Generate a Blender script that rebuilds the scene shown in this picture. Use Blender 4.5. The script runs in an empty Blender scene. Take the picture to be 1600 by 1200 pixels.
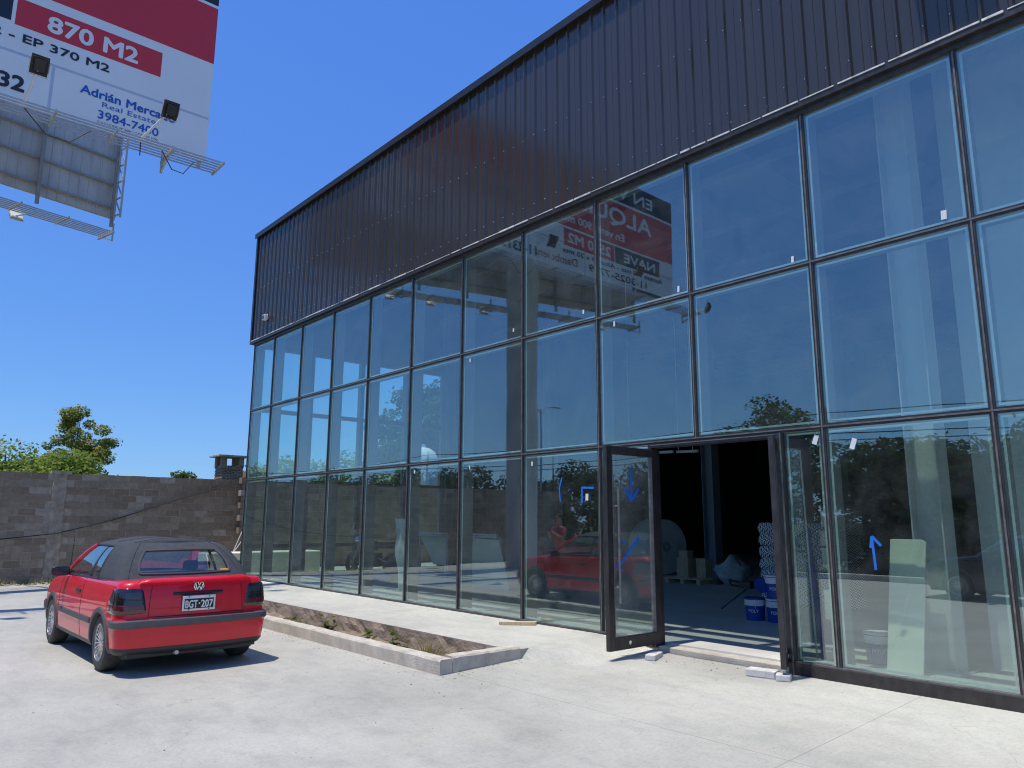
import bpy, bmesh, math, random
import numpy as np
from mathutils import Vector, Matrix

R = math.radians
scene = bpy.context.scene
COL = scene.collection
random.seed(7)

# ------------------------------------------------------------------ camera, sky, sun, exposure
CAMH = 1.444
PITCH, YAW, ROLL = R(10.341), R(41.1187), R(0.2445)
fw = Vector((math.sin(YAW) * math.cos(PITCH), math.cos(YAW) * math.cos(PITCH), math.sin(PITCH)))
rt = Vector((math.cos(YAW), -math.sin(YAW), 0))
up = rt.cross(fw)
cr, sr = math.cos(ROLL), math.sin(ROLL)
rt, up = cr * rt + sr * up, -sr * rt + cr * up
cam = bpy.data.cameras.new('camera')
cam.sensor_fit = 'HORIZONTAL'
cam.sensor_width = 36.0
cam.lens = 1161.565 / 1600 * 36
cam.clip_start = 0.05
cam.clip_end = 2000
camo = bpy.data.objects.new('camera', cam)
COL.objects.link(camo)
camo.matrix_world = Matrix(((rt.x, up.x, -fw.x, 0), (rt.y, up.y, -fw.y, 0), (rt.z, up.z, -fw.z, CAMH), (0, 0, 0, 1)))
scene.camera = camo

SUN = Vector((-0.27, 0.067, 1.0)).normalized()
world = bpy.data.worlds.new("World")
scene.world = world
world.use_nodes = True
nt = world.node_tree
sky = nt.nodes.new('ShaderNodeTexSky')
sky.sky_type = 'NISHITA'
sky.sun_disc = False
sky.sun_elevation = math.asin(SUN.z)
sky.sun_rotation = math.atan2(SUN.x, SUN.y)
sky.altitude = 30
sky.air_density = 1.0
sky.dust_density = 0.25
sky.ozone_density = 3.0
bgn = nt.nodes['Background']
hsv = nt.nodes.new('ShaderNodeHueSaturation')
hsv.inputs['Saturation'].default_value = 1.22
hsv.inputs['Value'].default_value = 1.12
nt.links.new(sky.outputs[0], hsv.inputs['Color'])
# deepen the blue and even out the pale horizon
sep = nt.nodes.new('ShaderNodeSeparateColor')
com = nt.nodes.new('ShaderNodeCombineColor')
nt.links.new(hsv.outputs[0], sep.inputs[0])
for ch, (gain, gam) in enumerate(((.749, .547), (1.209, .566), (3.527, .28))):
    pw = nt.nodes.new('ShaderNodeMath')
    pw.operation = 'POWER'
    pw.inputs[1].default_value = gam
    ml = nt.nodes.new('ShaderNodeMath')
    ml.operation = 'MULTIPLY'
    ml.inputs[1].default_value = gain
    nt.links.new(sep.outputs[ch], pw.inputs[0])
    nt.links.new(pw.outputs[0], ml.inputs[0])
    nt.links.new(ml.outputs[0], com.inputs[ch])
nt.links.new(com.outputs[0], bgn.inputs[0])
bgn.inputs[1].default_value = 0.15
sl = bpy.data.lights.new('sun', 'SUN')
sl.energy = 4.15
sl.angle = R(0.53)
sl.color = (1.0, 0.955, 0.85)
so = bpy.data.objects.new('sun', sl)
COL.objects.link(so)
so.rotation_euler = SUN.to_track_quat('Z', 'Y').to_euler()
so.location = SUN * 60

scene.view_settings.view_transform = 'Standard'
scene.view_settings.look = 'None'
scene.view_settings.exposure = 0.0
scene.view_settings.gamma = 1.0
scene.view_settings.use_curve_mapping = False
cy = scene.cycles
cy.use_denoising = True
cy.filter_width = 1.1
cy.max_bounces = 14
cy.diffuse_bounces = 4
cy.glossy_bounces = 6
cy.transmission_bounces = 8
cy.transparent_max_bounces = 24
cy.caustics_reflective = True
cy.caustics_refractive = False
cy.blur_glossy = 0.3041
cy.sample_clamp_indirect = 60.0


# ------------------------------------------------------------------ mesh helpers
class M:
    def __init__(s):
        s.v, s.f, s.m = [], [], []
        s.k = 0

    def add(s, vs, fs):
        o = len(s.v)
        s.v += [tuple(p) for p in vs]
        s.f += [tuple(i + o for i in f) for f in fs]
        s.m += [s.k] * len(fs)
        return s

    def mat(s, k):
        s.k = k
        return s

    def box(s, a, b):
        x0, y0, z0 = a
        x1, y1, z1 = b
        return s.add([(x0, y0, z0), (x1, y0, z0), (x1, y1, z0), (x0, y1, z0), (x0, y0, z1), (x1, y0, z1), (x1, y1, z1), (x0, y1, z1)],
                     [(0, 3, 2, 1), (4, 5, 6, 7), (0, 1, 5, 4), (1, 2, 6, 5), (2, 3, 7, 6), (3, 0, 4, 7)])

    def obox(s, c, size, rot):
        c = Vector(c)
        h = [x / 2 for x in size]
        vs = [c + rot @ Vector((sx * h[0], sy * h[1], sz * h[2])) for sz in (-1, 1) for sx, sy in ((-1, -1), (1, -1), (1, 1), (-1, 1))]
        return s.add(vs, [(0, 3, 2, 1), (4, 5, 6, 7), (0, 1, 5, 4), (1, 2, 6, 5), (2, 3, 7, 6), (3, 0, 4, 7)])

    def bar(s, p, q, w, h=None, upv=(0, 0, 1)):
        p, q = Vector(p), Vector(q)
        d = (q - p)
        L = d.length
        y = d.normalized()
        u = Vector(upv)
        if abs(y.dot(u)) > .98:
            u = Vector((1, 0, 0))
        x = y.cross(u).normalized()
        z = x.cross(y)
        rot = Matrix((x, y, z)).transposed()
        return s.obox((p + q) / 2, (w, L, h or w), rot)

    def tube(s, pts, r, n=8, cap=True):
        pts = [Vector(p) for p in pts]
        rs = r if isinstance(r, (list, tuple)) else [r] * len(pts)
        rings = []
        prev = None
        for i, p in enumerate(pts):
            d = (pts[min(i + 1, len(pts) - 1)] - pts[max(i - 1, 0)]).normalized()
            if prev is None:
                u = Vector((0, 0, 1)) if abs(d.z) < .9 else Vector((1, 0, 0))
                x = d.cross(u).normalized()
            else:
                x = (prev - d * prev.dot(d)).normalized()
            prev = x
            y = d.cross(x)
            rings.append([p + (x * math.cos(2 * math.pi * k / n) + y * math.sin(2 * math.pi * k / n)) * rs[i] for k in range(n)])
        vs = [q for rg in rings for q in rg]
        fs = [(i * n + k, i * n + (k + 1) % n, (i + 1) * n + (k + 1) % n, (i + 1) * n + k) for i in range(len(pts) - 1) for k in range(n)]
        if cap:
            fs += [tuple(range(n - 1, -1, -1)), tuple((len(pts) - 1) * n + k for k in range(n))]
        return s.add(vs, fs)

    def lathe(s, prof, c=(0, 0, 0), axis='z', n=32):
        vs = []
        for (r, h) in prof:
            for k in range(n):
                a = 2 * math.pi * k / n
                u, w = r * math.cos(a), r * math.sin(a)
                p = {'z': (u, w, h), 'x': (h, u, w), 'y': (w, h, u)}[axis]
                vs.append((p[0] + c[0], p[1] + c[1], p[2] + c[2]))
        fs = [(i * n + k, i * n + (k + 1) % n, (i + 1) * n + (k + 1) % n, (i + 1) * n + k) for i in range(len(prof) - 1) for k in range(n)]
        return s.add(vs, fs)

    def grid(s, pts):
        n, m = len(pts), len(pts[0])
        return s.add([p for r in pts for p in r], [(i * m + j, i * m + j + 1, (i + 1) * m + j + 1, (i + 1) * m + j) for i in range(n - 1) for j in range(m - 1)])

    def prism(s, poly, d):
        n = len(poly)
        d = Vector(d)
        vs = [Vector(p) for p in poly] + [Vector(p) + d for p in poly]
        return s.add(vs, [tuple(range(n - 1, -1, -1)), tuple(range(n, 2 * n))] + [(i, (i + 1) % n, n + (i + 1) % n, n + i) for i in range(n)])

    def build(s, name, mats, parent=None, smooth=False, bevel=0, seg=2, sub=0, fixn=True, abs_pos=False, angle=35):
        me = bpy.data.meshes.new(name)
        me.from_pydata(s.v, [], s.f)
        if not isinstance(mats, (list, tuple)):
            mats = [mats]
        for mm in mats:
            me.materials.append(mm)
        me.polygons.foreach_set('material_index', s.m)
        if fixn:
            bm = bmesh.new()
            bm.from_mesh(me)
            bmesh.ops.recalc_face_normals(bm, faces=bm.faces)
            bm.to_mesh(me)
            bm.free()
        if smooth:
            me.polygons.foreach_set('use_smooth', [True] * len(me.polygons))
            if angle:
                me.set_sharp_from_angle(angle=R(angle))
        me.update()
        o = bpy.data.objects.new(name, me)
        COL.objects.link(o)
        if parent:
            o.parent = parent
            if abs_pos:
                o.location = -parent.location
        if bevel:
            b = o.modifiers.new('edge', 'BEVEL')
            b.width = bevel
            b.segments = seg
            b.limit_method = 'ANGLE'
            b.angle_limit = R(40)
        if sub:
            b = o.modifiers.new('sub', 'SUBSURF')
            b.levels = b.render_levels = sub
        return o


def thing(name, label, cat, loc=(0, 0, 0), rz=0, group=None):
    o = bpy.data.objects.new(name, None)
    o.empty_display_size = 0.2
    COL.objects.link(o)
    o.location = loc
    o.rotation_euler = (0, 0, rz)
    return tag(o, label, cat, group)


def tag(o, label, cat, group=None):
    o['label'] = label
    o['category'] = cat
    if group:
        o['group'] = group
    return o


def struct(o):
    o['kind'] = 'structure'
    return o


def copy_tree(o, parent=None):
    c = o.copy()
    COL.objects.link(c)
    if parent:
        c.parent = parent
    for ch in list(o.children):
        copy_tree(ch, c)
    return c


def text_mesh(name, body, mat, p0, width, height, parent, bold=0.0, axis=(1, 0, 0), upv=(0, 0, 1), depth=0.0, shear=0.0, abs_pos=True):
    """lettering fitted to a width and cap height; p0 is the left end of the baseline"""
    cu = bpy.data.curves.new(name, 'FONT')
    cu.body = body
    cu.size = 1.0
    cu.shear = shear
    cu.resolution_u = 3
    cu.extrude = 0.0
    tmp = bpy.data.objects.new(name, cu)
    COL.objects.link(tmp)
    dg = bpy.context.evaluated_depsgraph_get()
    me = bpy.data.meshes.new_from_object(tmp.evaluated_get(dg))
    bpy.data.objects.remove(tmp)
    xs = [v.co.x for v in me.vertices]
    x0, x1 = min(xs), max(xs)
    cap = 0.73
    ax, ay = Vector(axis).normalized(), Vector(upv).normalized()
    p0 = Vector(p0)
    for v in me.vertices:
        v.co = p0 + ax * ((v.co.x - x0) / (x1 - x0) * width) + ay * (v.co.y / cap * height)
    if bold:
        nrm = ax.cross(ay)
        w_ = bold * height * 1.5
        V0 = [v.co.copy() for v in me.vertices]
        F0 = [tuple(q.vertices) for q in me.polygons]
        V1, F1 = [], []
        for i_, (dx, dy) in enumerate(((0, 0), (-1, 0), (1, 0), (0, 1), (0, -1), (.7, .7), (-.7, -.7), (.7, -.7), (-.7, .7))):
            b0 = len(V1)
            V1 += [q + ax * dx * w_ + ay * dy * w_ + nrm * (.00035 * i_) for q in V0]
            F1 += [tuple(q + b0 for q in f) for f in F0]
        me = bpy.data.meshes.new(name)
        me.from_pydata(V1, [], F1)
    me.materials.clear()
    me.materials.append(mat)
    me.update()
    o = bpy.data.objects.new(name, me)
    COL.objects.link(o)
    if parent:
        o.parent = parent
        if abs_pos:
            o.location = -(parent.matrix_basis.translation if not parent.parent else parent.parent.location + parent.location)
    return o


# ------------------------------------------------------------------ materials
def new_mat(name):
    m = bpy.data.materials.new(name)
    m.use_nodes = True
    return m, m.node_tree.nodes, m.node_tree.links, m.node_tree.nodes['Principled BSDF']


def mat(name, col, rough=.6, metal=0.0, var=.12, scale=6.0, bump=0.0, bscale=40.0, coat=0.0, spec=.5, stretch=(1, 1, 1), var_rough=.08):
    m, n, l, p = new_mat(name)
    geo = n.new('ShaderNodeNewGeometry')
    mp = n.new('ShaderNodeMapping')
    mp.inputs['Scale'].default_value = stretch
    l.new(geo.outputs['Position'], mp.inputs['Vector'])
    nz = n.new('ShaderNodeTexNoise')
    nz.inputs['Scale'].default_value = scale
    nz.inputs['Detail'].default_value = 6
    nz.inputs['Roughness'].default_value = .62
    l.new(mp.outputs[0], nz.inputs['Vector'])
    cr_ = n.new('ShaderNodeValToRGB')
    cr_.color_ramp.elements[0].position = .3
    cr_.color_ramp.elements[1].position = .7
    cr_.color_ramp.elements[0].color = tuple(c * (1 - var) for c in col) + (1,)
    cr_.color_ramp.elements[1].color = tuple(min(1, c * (1 + var)) for c in col) + (1,)
    l.new(nz.outputs['Fac'], cr_.inputs[0])
    l.new(cr_.outputs[0], p.inputs['Base Color'])
    mr = n.new('ShaderNodeMapRange')
    mr.inputs['To Min'].default_value = max(0, rough - var_rough)
    mr.inputs['To Max'].default_value = min(1, rough + var_rough)
    l.new(nz.outputs['Fac'], mr.inputs['Value'])
    l.new(mr.outputs[0], p.inputs['Roughness'])
    p.inputs['Metallic'].default_value = metal
    p.inputs['Coat Weight'].default_value = coat
    p.inputs['Coat Roughness'].default_value = .03
    p.inputs['Specular IOR Level'].default_value = spec
    if bump:
        n2 = n.new('ShaderNodeTexNoise')
        n2.inputs['Scale'].default_value = bscale
        n2.inputs['Detail'].default_value = 5
        l.new(geo.outputs['Position'], n2.inputs['Vector'])
        b = n.new('ShaderNodeBump')
        b.inputs['Strength'].default_value = bump
        b.inputs['Distance'].default_value = .02
        l.new(n2.outputs['Fac'], b.inputs['Height'])
        l.new(b.outputs[0], p.inputs['Normal'])
    return m


def math_node(n, l, op, a, b=None, c=None, clamp=False):
    k = n.new('ShaderNodeMath')
    k.operation = op
    k.use_clamp = clamp
    for i, x in enumerate((a, b, c)):
        if x is None:
            continue
        if isinstance(x, (int, float)):
            k.inputs[i].default_value = x
        else:
            l.new(x, k.inputs[i])
    return k.outputs[0]


def noise(n, l, vec, scale, detail=5, rough=.6, dist=0):
    k = n.new('ShaderNodeTexNoise')
    k.inputs['Scale'].default_value = scale
    k.inputs['Detail'].default_value = detail
    k.inputs['Roughness'].default_value = rough
    k.inputs['Distortion'].default_value = dist
    l.new(vec, k.inputs['Vector'])
    return k.outputs['Fac']


def ramp(n, l, fac, stops):
    k = n.new('ShaderNodeValToRGB')
    el = k.color_ramp.elements
    while len(el) < len(stops):
        el.new(.5)
    for e, (p, c) in zip(el, stops):
        e.position = p
        e.color = tuple(c) + (1,) if len(c) == 3 else c
    l.new(fac, k.inputs[0])
    return k.outputs[0]


def mixc(n, l, fac, a, b, mode='MIX'):
    k = n.new('ShaderNodeMix')
    k.data_type = 'RGBA'
    k.blend_type = mode
    for inp, x in ((k.inputs[0], fac), (k.inputs[6], a), (k.inputs[7], b)):
        if isinstance(x, (int, float)):
            inp.default_value = x
        elif isinstance(x, tuple):
            inp.default_value = x + (1,) if len(x) == 3 else x
        else:
            l.new(x, inp)
    return k.outputs[2]


def concrete_mat(name, base=(.43, .416, .372), joints=True):
    m, n, l, p = new_mat(name)
    geo = n.new('ShaderNodeNewGeometry')
    pos = geo.outputs['Position']
    big = noise(n, l, pos, .55, 6, .6, .4)
    mp = n.new('ShaderNodeMapping')
    mp.inputs['Scale'].default_value = (2.2, .9, 1)
    mp.inputs['Rotation'].default_value = (0, 0, .5)
    l.new(pos, mp.inputs['Vector'])
    swirl = noise(n, l, mp.outputs[0], 1.7, 9, .66, .35)
    fine = noise(n, l, pos, 38, 6, .7)
    c = ramp(n, l, big, [(.30, [x * .85 for x in base]), (.50, base), (.70, [min(1, x * 1.13) for x in base])])
    c2 = ramp(n, l, swirl, [(.32, (.86, .86, .87)), (.5, (1, 1, 1)), (.70, (1.06, 1.05, 1.04))])
    c = mixc(n, l, .85, c, c2, 'MULTIPLY')
    c3 = ramp(n, l, fine, [(.30, (.80, .79, .78)), (.5, (1, 1, 1)), (.72, (1.09, 1.09, 1.08))])
    c = mixc(n, l, .8, c, c3, 'MULTIPLY')
    mid = noise(n, l, pos, 7.5, 8, .72, .5)
    c4 = ramp(n, l, mid, [(.34, (.88, .875, .87)), (.5, (1, 1, 1)), (.68, (1.07, 1.065, 1.06))])
    c = mixc(n, l, .55, c, c4, 'MULTIPLY')
    # thin scratchy trowel and drag marks
    ms = n.new('ShaderNodeMapping')
    ms.inputs['Scale'].default_value = (1.2, 22, 1)
    ms.inputs['Rotation'].default_value = (0, 0, -.62)
    l.new(pos, ms.inputs['Vector'])
    sc_ = ramp(n, l, noise(n, l, ms.outputs[0], 1.0, 5, .6, .25), [(.60, (0, 0, 0)), (.70, (1, 1, 1))])
    c = mixc(n, l, math_node(n, l, 'MULTIPLY', sc_, math_node(n, l, 'MULTIPLY', mid, .30)), c, (.58, .57, .53))
    # warm dusty patches
    dn = noise(n, l, pos, .9, 5, .65, .8)
    dm = ramp(n, l, dn, [(.60, (0, 0, 0)), (.78, (1, 1, 1))])
    c = mixc(n, l, math_node(n, l, 'MULTIPLY', dm, .35), c, (.50, .44, .34))
    # dark specks and small stains
    vo = n.new('ShaderNodeTexVoronoi')
    vo.inputs['Scale'].default_value = 3.2
    vo.inputs['Randomness'].default_value = 1
    l.new(pos, vo.inputs['Vector'])
    sp = math_node(n, l, 'LESS_THAN', vo.outputs['Distance'], .030)
    c = mixc(n, l, math_node(n, l, 'MULTIPLY', sp, .45), c, (.16, .14, .12))
    v2 = n.new('ShaderNodeTexVoronoi')
    v2.inputs['Scale'].default_value = 11
    l.new(pos, v2.inputs['Vector'])
    s2 = math_node(n, l, 'MULTIPLY', math_node(n, l, 'LESS_THAN', v2.outputs['Distance'], .060), math_node(n, l, 'GREATER_THAN', dn, .52))
    c = mixc(n, l, math_node(n, l, 'MULTIPLY', s2, .40), c, (.15, .13, .11))
    # hairline cracks
    vc = n.new('ShaderNodeTexVoronoi')
    vc.feature = 'DISTANCE_TO_EDGE'
    vc.inputs['Scale'].default_value = .33
    wob = n.new('ShaderNodeVectorMath')
    wob.operation = 'MULTIPLY_ADD'
    nzv = n.new('ShaderNodeTexNoise')
    nzv.inputs['Scale'].default_value = 1.5
    nzv.inputs['Detail'].default_value = 6
    l.new(pos, nzv.inputs['Vector'])
    l.new(nzv.outputs['Color'], wob.inputs[0])
    wob.inputs[1].default_value = (.9, .9, .9)
    l.new(pos, wob.inputs[2])
    l.new(wob.outputs[0], vc.inputs['Vector'])
    ck = math_node(n, l, 'LESS_THAN', vc.outputs['Distance'], .0012)
    ck = math_node(n, l, 'MULTIPLY', ck, math_node(n, l, 'GREATER_THAN', big, .50))
    c = mixc(n, l, math_node(n, l, 'MULTIPLY', ck, .35), c, (.2, .19, .17))
    if joints:
        sx = n.new('ShaderNodeSeparateXYZ')
        l.new(pos, sx.inputs[0])
        jn = None
        for ax, at in ((0, 5.1), (0, .9), (0, -3.2), (1, 2.9), (1, -1.1), (1, 20.2)):
            d = math_node(n, l, 'ABSOLUTE', math_node(n, l, 'SUBTRACT', sx.outputs[ax], at))
            wn = math_node(n, l, 'MULTIPLY_ADD', fine, .006, .001)
            q = math_node(n, l, 'LESS_THAN', d, wn)
            jn = q if jn is None else math_node(n, l, 'MAXIMUM', jn, q)
        c = mixc(n, l, math_node(n, l, 'MULTIPLY', jn, .6), c, (.17, .16, .145))
    l.new(c, p.inputs['Base Color'])
    p.inputs['Roughness'].default_value = .72
    p.inputs['Specular IOR Level'].default_value = .35
    return m


def island_mat(name, stops, rough=.9, noise_scale=14, bump=.4, dirt=.25, bscale=60):
    """each loose piece (a block, a leaf, a stone) gets its own tone"""
    m, n, l, p = new_mat(name)
    geo = n.new('ShaderNodeNewGeometry')
    c = ramp(n, l, geo.outputs['Random Per Island'], stops)
    nz = noise(n, l, geo.outputs['Position'], noise_scale, 7, .65)
    v = ramp(n, l, nz, [(.25, (1 - dirt,) * 3), (.75, (1 + dirt,) * 3)])
    c = mixc(n, l, 1.0, c, v, 'MULTIPLY')
    l.new(c, p.inputs['Base Color'])
    p.inputs['Roughness'].default_value = rough
    if bump:
        b = n.new('ShaderNodeBump')
        b.inputs['Strength'].default_value = bump
        b.inputs['Distance'].default_value = .01
        l.new(noise(n, l, geo.outputs['Position'], bscale, 5), b.inputs['Height'])
        l.new(b.outputs[0], p.inputs['Normal'])
    return m


def leaf_mat(name, a, b, c):
    m, n, l, p = new_mat(name)
    geo = n.new('ShaderNodeNewGeometry')
    col = ramp(n, l, geo.outputs['Random Per Island'], [(0, a), (.55, b), (1, c)])
    big = noise(n, l, geo.outputs['Position'], .9, 3)
    col = mixc(n, l, 1.0, col, ramp(n, l, big, [(.3, (.7, .78, .7)), (.7, (1.25, 1.18, 1.1))]), 'MULTIPLY')
    d = n.new('ShaderNodeBsdfDiffuse')
    t = n.new('ShaderNodeBsdfTranslucent')
    l.new(col, d.inputs[0])
    l.new(col, t.inputs[0])
    mx = n.new('ShaderNodeMixShader')
    mx.inputs[0].default_value = .45
    l.new(d.outputs[0], mx.inputs[1])
    l.new(t.outputs[0], mx.inputs[2])
    out = n['Material Output']
    l.new(mx.outputs[0], out.inputs[0])
    return m


def glass_mat(name, tint=(.87, .945, .91), r0=.155, kf=.5, wave=.0, dust=.034, rough=.0):
    m, n, l, p = new_mat(name)
    n.remove(p)
    geo = n.new('ShaderNodeNewGeometry')
    tr = n.new('ShaderNodeBsdfTransparent')
    tr.inputs[0].default_value = tint + (1,)
    gl = n.new('ShaderNodeBsdfGlossy')
    gl.inputs['Roughness'].default_value = rough
    gl.inputs[0].default_value = (.93, 1.0, .98, 1)
    dt = n.new('ShaderNodeVectorMath')
    dt.operation = 'DOT_PRODUCT'
    l.new(geo.outputs['Incoming'], dt.inputs[0])
    l.new(geo.outputs['Normal'], dt.inputs[1])
    c1 = math_node(n, l, 'SUBTRACT', 1.0, math_node(n, l, 'ABSOLUTE', dt.outputs['Value']), clamp=True)
    fr = math_node(n, l, 'MULTIPLY_ADD', math_node(n, l, 'POWER', c1, 5.0), .96, .04)
    fac = math_node(n, l, 'MULTIPLY_ADD', fr, kf, r0, clamp=True)
    if wave:
        b = n.new('ShaderNodeBump')
        b.inputs['Strength'].default_value = wave
        b.inputs['Distance'].default_value = .02
        l.new(noise(n, l, geo.outputs['Position'], .9, 1.5, .4), b.inputs['Height'])
        l.new(b.outputs[0], gl.inputs['Normal'])
    mx = n.new('ShaderNodeMixShader')
    l.new(fac, mx.inputs[0])
    l.new(tr.outputs[0], mx.inputs[1])
    l.new(gl.outputs[0], mx.inputs[2])
    res = mx.outputs[0]
    if dust:
        df = n.new('ShaderNodeBsdfDiffuse')
        df.inputs[0].default_value = (.55, .57, .55, 1)
        dn = noise(n, l, geo.outputs['Position'], 2.1, 6, .7, .6)
        mp = n.new('ShaderNodeMapping')
        mp.inputs['Scale'].default_value = (1, .9, 46)
        mp.inputs['Rotation'].default_value = (.42, 0, 0)
        l.new(geo.outputs['Position'], mp.inputs['Vector'])
        sc = noise(n, l, mp.outputs[0], 1.6, 3, .5)
        scm = ramp(n, l, sc, [(.70, (0, 0, 0)), (.76, (1, 1, 1))])
        dm = ramp(n, l, dn, [(.35, (.15,) * 3), (.75, (1.6,) * 3)])
        f = math_node(n, l, 'MULTIPLY', dm, dust)
        f = math_node(n, l, 'ADD', f, math_node(n, l, 'MULTIPLY', scm, dust * 2.2))
        m2 = n.new('ShaderNodeMixShader')
        l.new(f, m2.inputs[0])
        l.new(res, m2.inputs[1])
        l.new(df.outputs[0], m2.inputs[2])
        res = m2.outputs[0]
    l.new(res, n['Material Output'].inputs[0])
    return m


MT = {}
MT['concrete'] = concrete_mat('poured_concrete')
MT['kerb'] = mat('kerb_concrete', (.52, .47, .395), .85, var=.22, scale=5, bump=.5, bscale=55)
MT['earthwall'] = mat('stained_concrete', (.38, .29, .215), .95, var=.35, scale=4, bump=.7, bscale=30, stretch=(1, 1, 3))
MT['soil'] = mat('dry_soil', (.24, .185, .13), .98, var=.4, scale=9, bump=.9, bscale=25)
MT['terrain'] = mat('dry_grass_ground', (.07, .085, .03), .98, var=.4, scale=.6, bump=.5, bscale=8)
MT['asphalt'] = mat('asphalt', (.055, .055, .055), .9, var=.2, scale=3, bump=.4, bscale=90)
MT['block'] = island_mat('cement_blocks', [(0, (.235, .176, .118)), (.5, (.280, .217, .153)), (.85, (.320, .258, .187)), (1, (.40, .338, .262))], .95, 9, .5, .28)
MT['mortar'] = mat('mortar', (.40, .335, .255), .95, var=.25, scale=7, bump=.5, bscale=40)
MT['plaster'] = mat('rough_plaster_column', (.37, .31, .235), .95, var=.35, scale=5, bump=.8, bscale=22)
MT['cladding'] = mat('dark_cladding', (.054, .043, .032), .17, 0.0, var=.10, scale=2.6, bump=.05, bscale=2.4, spec=.85, stretch=(1, 2.2, .10), var_rough=.10)
MT['cap'] = mat('cap_metal', (.035, .035, .04), .35, .2, var=.2, scale=3)
MT['trim'] = mat('trim_metal', (.17, .155, .145), .45, .25, var=.4, scale=12, stretch=(1, .6, 1))
MT['sealant'] = mat('dusty_sealant', (.72, .68, .62), .8, var=.4, scale=14)
MT['screw'] = mat('zinc_screw', (.75, .75, .76), .3, .9)
MT['frame'] = mat('bronze_frame', (.055, .050, .048), .38, .35, var=.35, scale=11, stretch=(1, 1, .5))
MT['framein'] = mat('inner_frame', (.26, .275, .29), .5, .1, var=.1, scale=3)
MT['endframe'] = mat('end_wall_frame', (.11, .115, .125), .5, .1, var=.1, scale=3)
MT['blockw'] = mat('whitish_block', (.60, .585, .55), .9, var=.2, scale=14, bump=.4, bscale=60)
MT['backframe'] = mat('weathered_steel', (.33, .32, .29), .6, .2, var=.15, scale=5)
MT['spacer'] = mat('glass_spacer', (.62, .72, .70), .4, .2, var=.1, scale=9)
MT['glass'] = glass_mat('facade_glass', wave=.055)
MT['doorglass'] = glass_mat('door_glass', (.92, .96, .94), .05, .9, wave=.03, dust=.11)
MT['white'] = mat('white_paint', (.78, .78, .76), .5, var=.06)
MT['galv'] = mat('galvanised_steel', (.50, .50, .49), .5, .35, var=.15, scale=8)
MT['galvdark'] = mat('grey_sheet', (.54, .52, .465), .55, .2, var=.15, scale=3, stretch=(1, 1, .3))
MT['steelcol'] = mat('grey_painted_column', (.20, .215, .235), .55, .2, var=.15, scale=.8)
MT['vinyl'] = mat('billboard_vinyl', (.86, .83, .77), .45, var=.03, scale=.8)
MT['vred'] = mat('vinyl_red', (.68, .035, .042), .45, var=.05, scale=1)
MT['vblack'] = mat('vinyl_black', (.022, .024, .032), .45, var=.1, scale=1)
MT['vblue'] = mat('vinyl_blue', (.012, .105, .48), .45, var=.04)
MT['vcrimson'] = mat('vinyl_crimson', (.30, .03, .05), .45, var=.04)
MT['vgrey'] = mat('vinyl_seam', (.52, .56, .61), .5, var=.05)
MT['black'] = mat('black_plastic', (.022, .022, .024), .45, var=.2, scale=14)
MT['rubber'] = mat('tyre_rubber', (.05, .049, .047), .85, var=.3, scale=20, bump=.2, bscale=60)
MT['blackmet'] = mat('black_metal', (.035, .034, .033), .45, .2)
MT['red'] = mat('red_car_paint', (.68, .005, .022), .4, 0, var=.05, scale=2.0, coat=.8, spec=.25)
MT['dkpaint'] = mat('dark_car_paint', (.012, .013, .016), .3, 0, var=.05, coat=.9)
MT['canvas'] = mat('black_canvas', (.060, .066, .077), .8, spec=.2, var=.18, scale=16, bump=.25, bscale=220)
MT['trimgrey'] = mat('grey_bumper_trim', (.075, .075, .075), .55, var=.2, scale=9)
MT['alloy'] = mat('alloy_wheel', (.62, .62, .63), .3, .85, var=.1)
MT['carglass'] = glass_mat('car_glass', (.86, .91, .89), .03, 1.2, dust=.015)
MT['lampglass'] = mat('smoked_lens', (.020, .012, .013), .12, 0, var=.3, scale=3, coat=1)
MT['redlens'] = mat('dark_red_lens', (.10, .012, .014), .15, 0, var=.3, scale=60, coat=1)
MT['chrome'] = mat('chrome', (.8, .8, .8), .12, 1)
MT['seat'] = mat('car_seat', (.05, .052, .056), .9, var=.2)
MT['plate'] = mat('plate_black', (.012, .012, .013), .4)
MT['platew'] = mat('plate_white', (.80, .80, .78), .4)
MT['orange'] = mat('orange_sticker', (.75, .33, .02), .5)
MT['trunk'] = mat('bark', (.13, .10, .075), .95, var=.35, scale=6, bump=.6, bscale=20)
MT['leafa'] = leaf_mat('leaf_bright', (.13, .20, .04), (.23, .31, .065), (.38, .42, .11))
MT['leafb'] = leaf_mat('leaf_mid', (.05, .09, .02), (.085, .145, .03), (.14, .19, .05))
MT['leafc'] = leaf_mat('leaf_dark', (.02, .042, .012), (.038, .072, .018), (.07, .105, .03))
MT['leafy'] = leaf_mat('leaf_yellowish', (.17, .21, .05), (.31, .33, .09), (.50, .46, .14))
MT['weed'] = leaf_mat('weed_leaf', (.06, .10, .025), (.11, .15, .035), (.20, .20, .08))
MT['straw'] = leaf_mat('dry_grass', (.20, .17, .07), (.30, .26, .11), (.20, .22, .07))
MT['intfloor'] = mat('interior_floor', (.58, .57, .54), .55, var=.12, scale=1.2)
MT['intwall'] = mat('interior_wall', (.10, .105, .11), .85, var=.15, scale=1)
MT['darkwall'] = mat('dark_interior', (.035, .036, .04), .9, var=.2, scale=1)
MT['pale'] = mat('pale_partition', (.62, .64, .62), .8, var=.05, scale=1)
MT['roofin'] = mat('roof_underside', (.16, .17, .18), .7, var=.2, scale=.6, stretch=(.3, 3, 1))
MT['cream'] = mat('cream_panel', (.80, .76, .60), .7, var=.07, scale=4)
MT['gboard'] = mat('green_board', (.82, .86, .68), .75, var=.06, scale=3)
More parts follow.
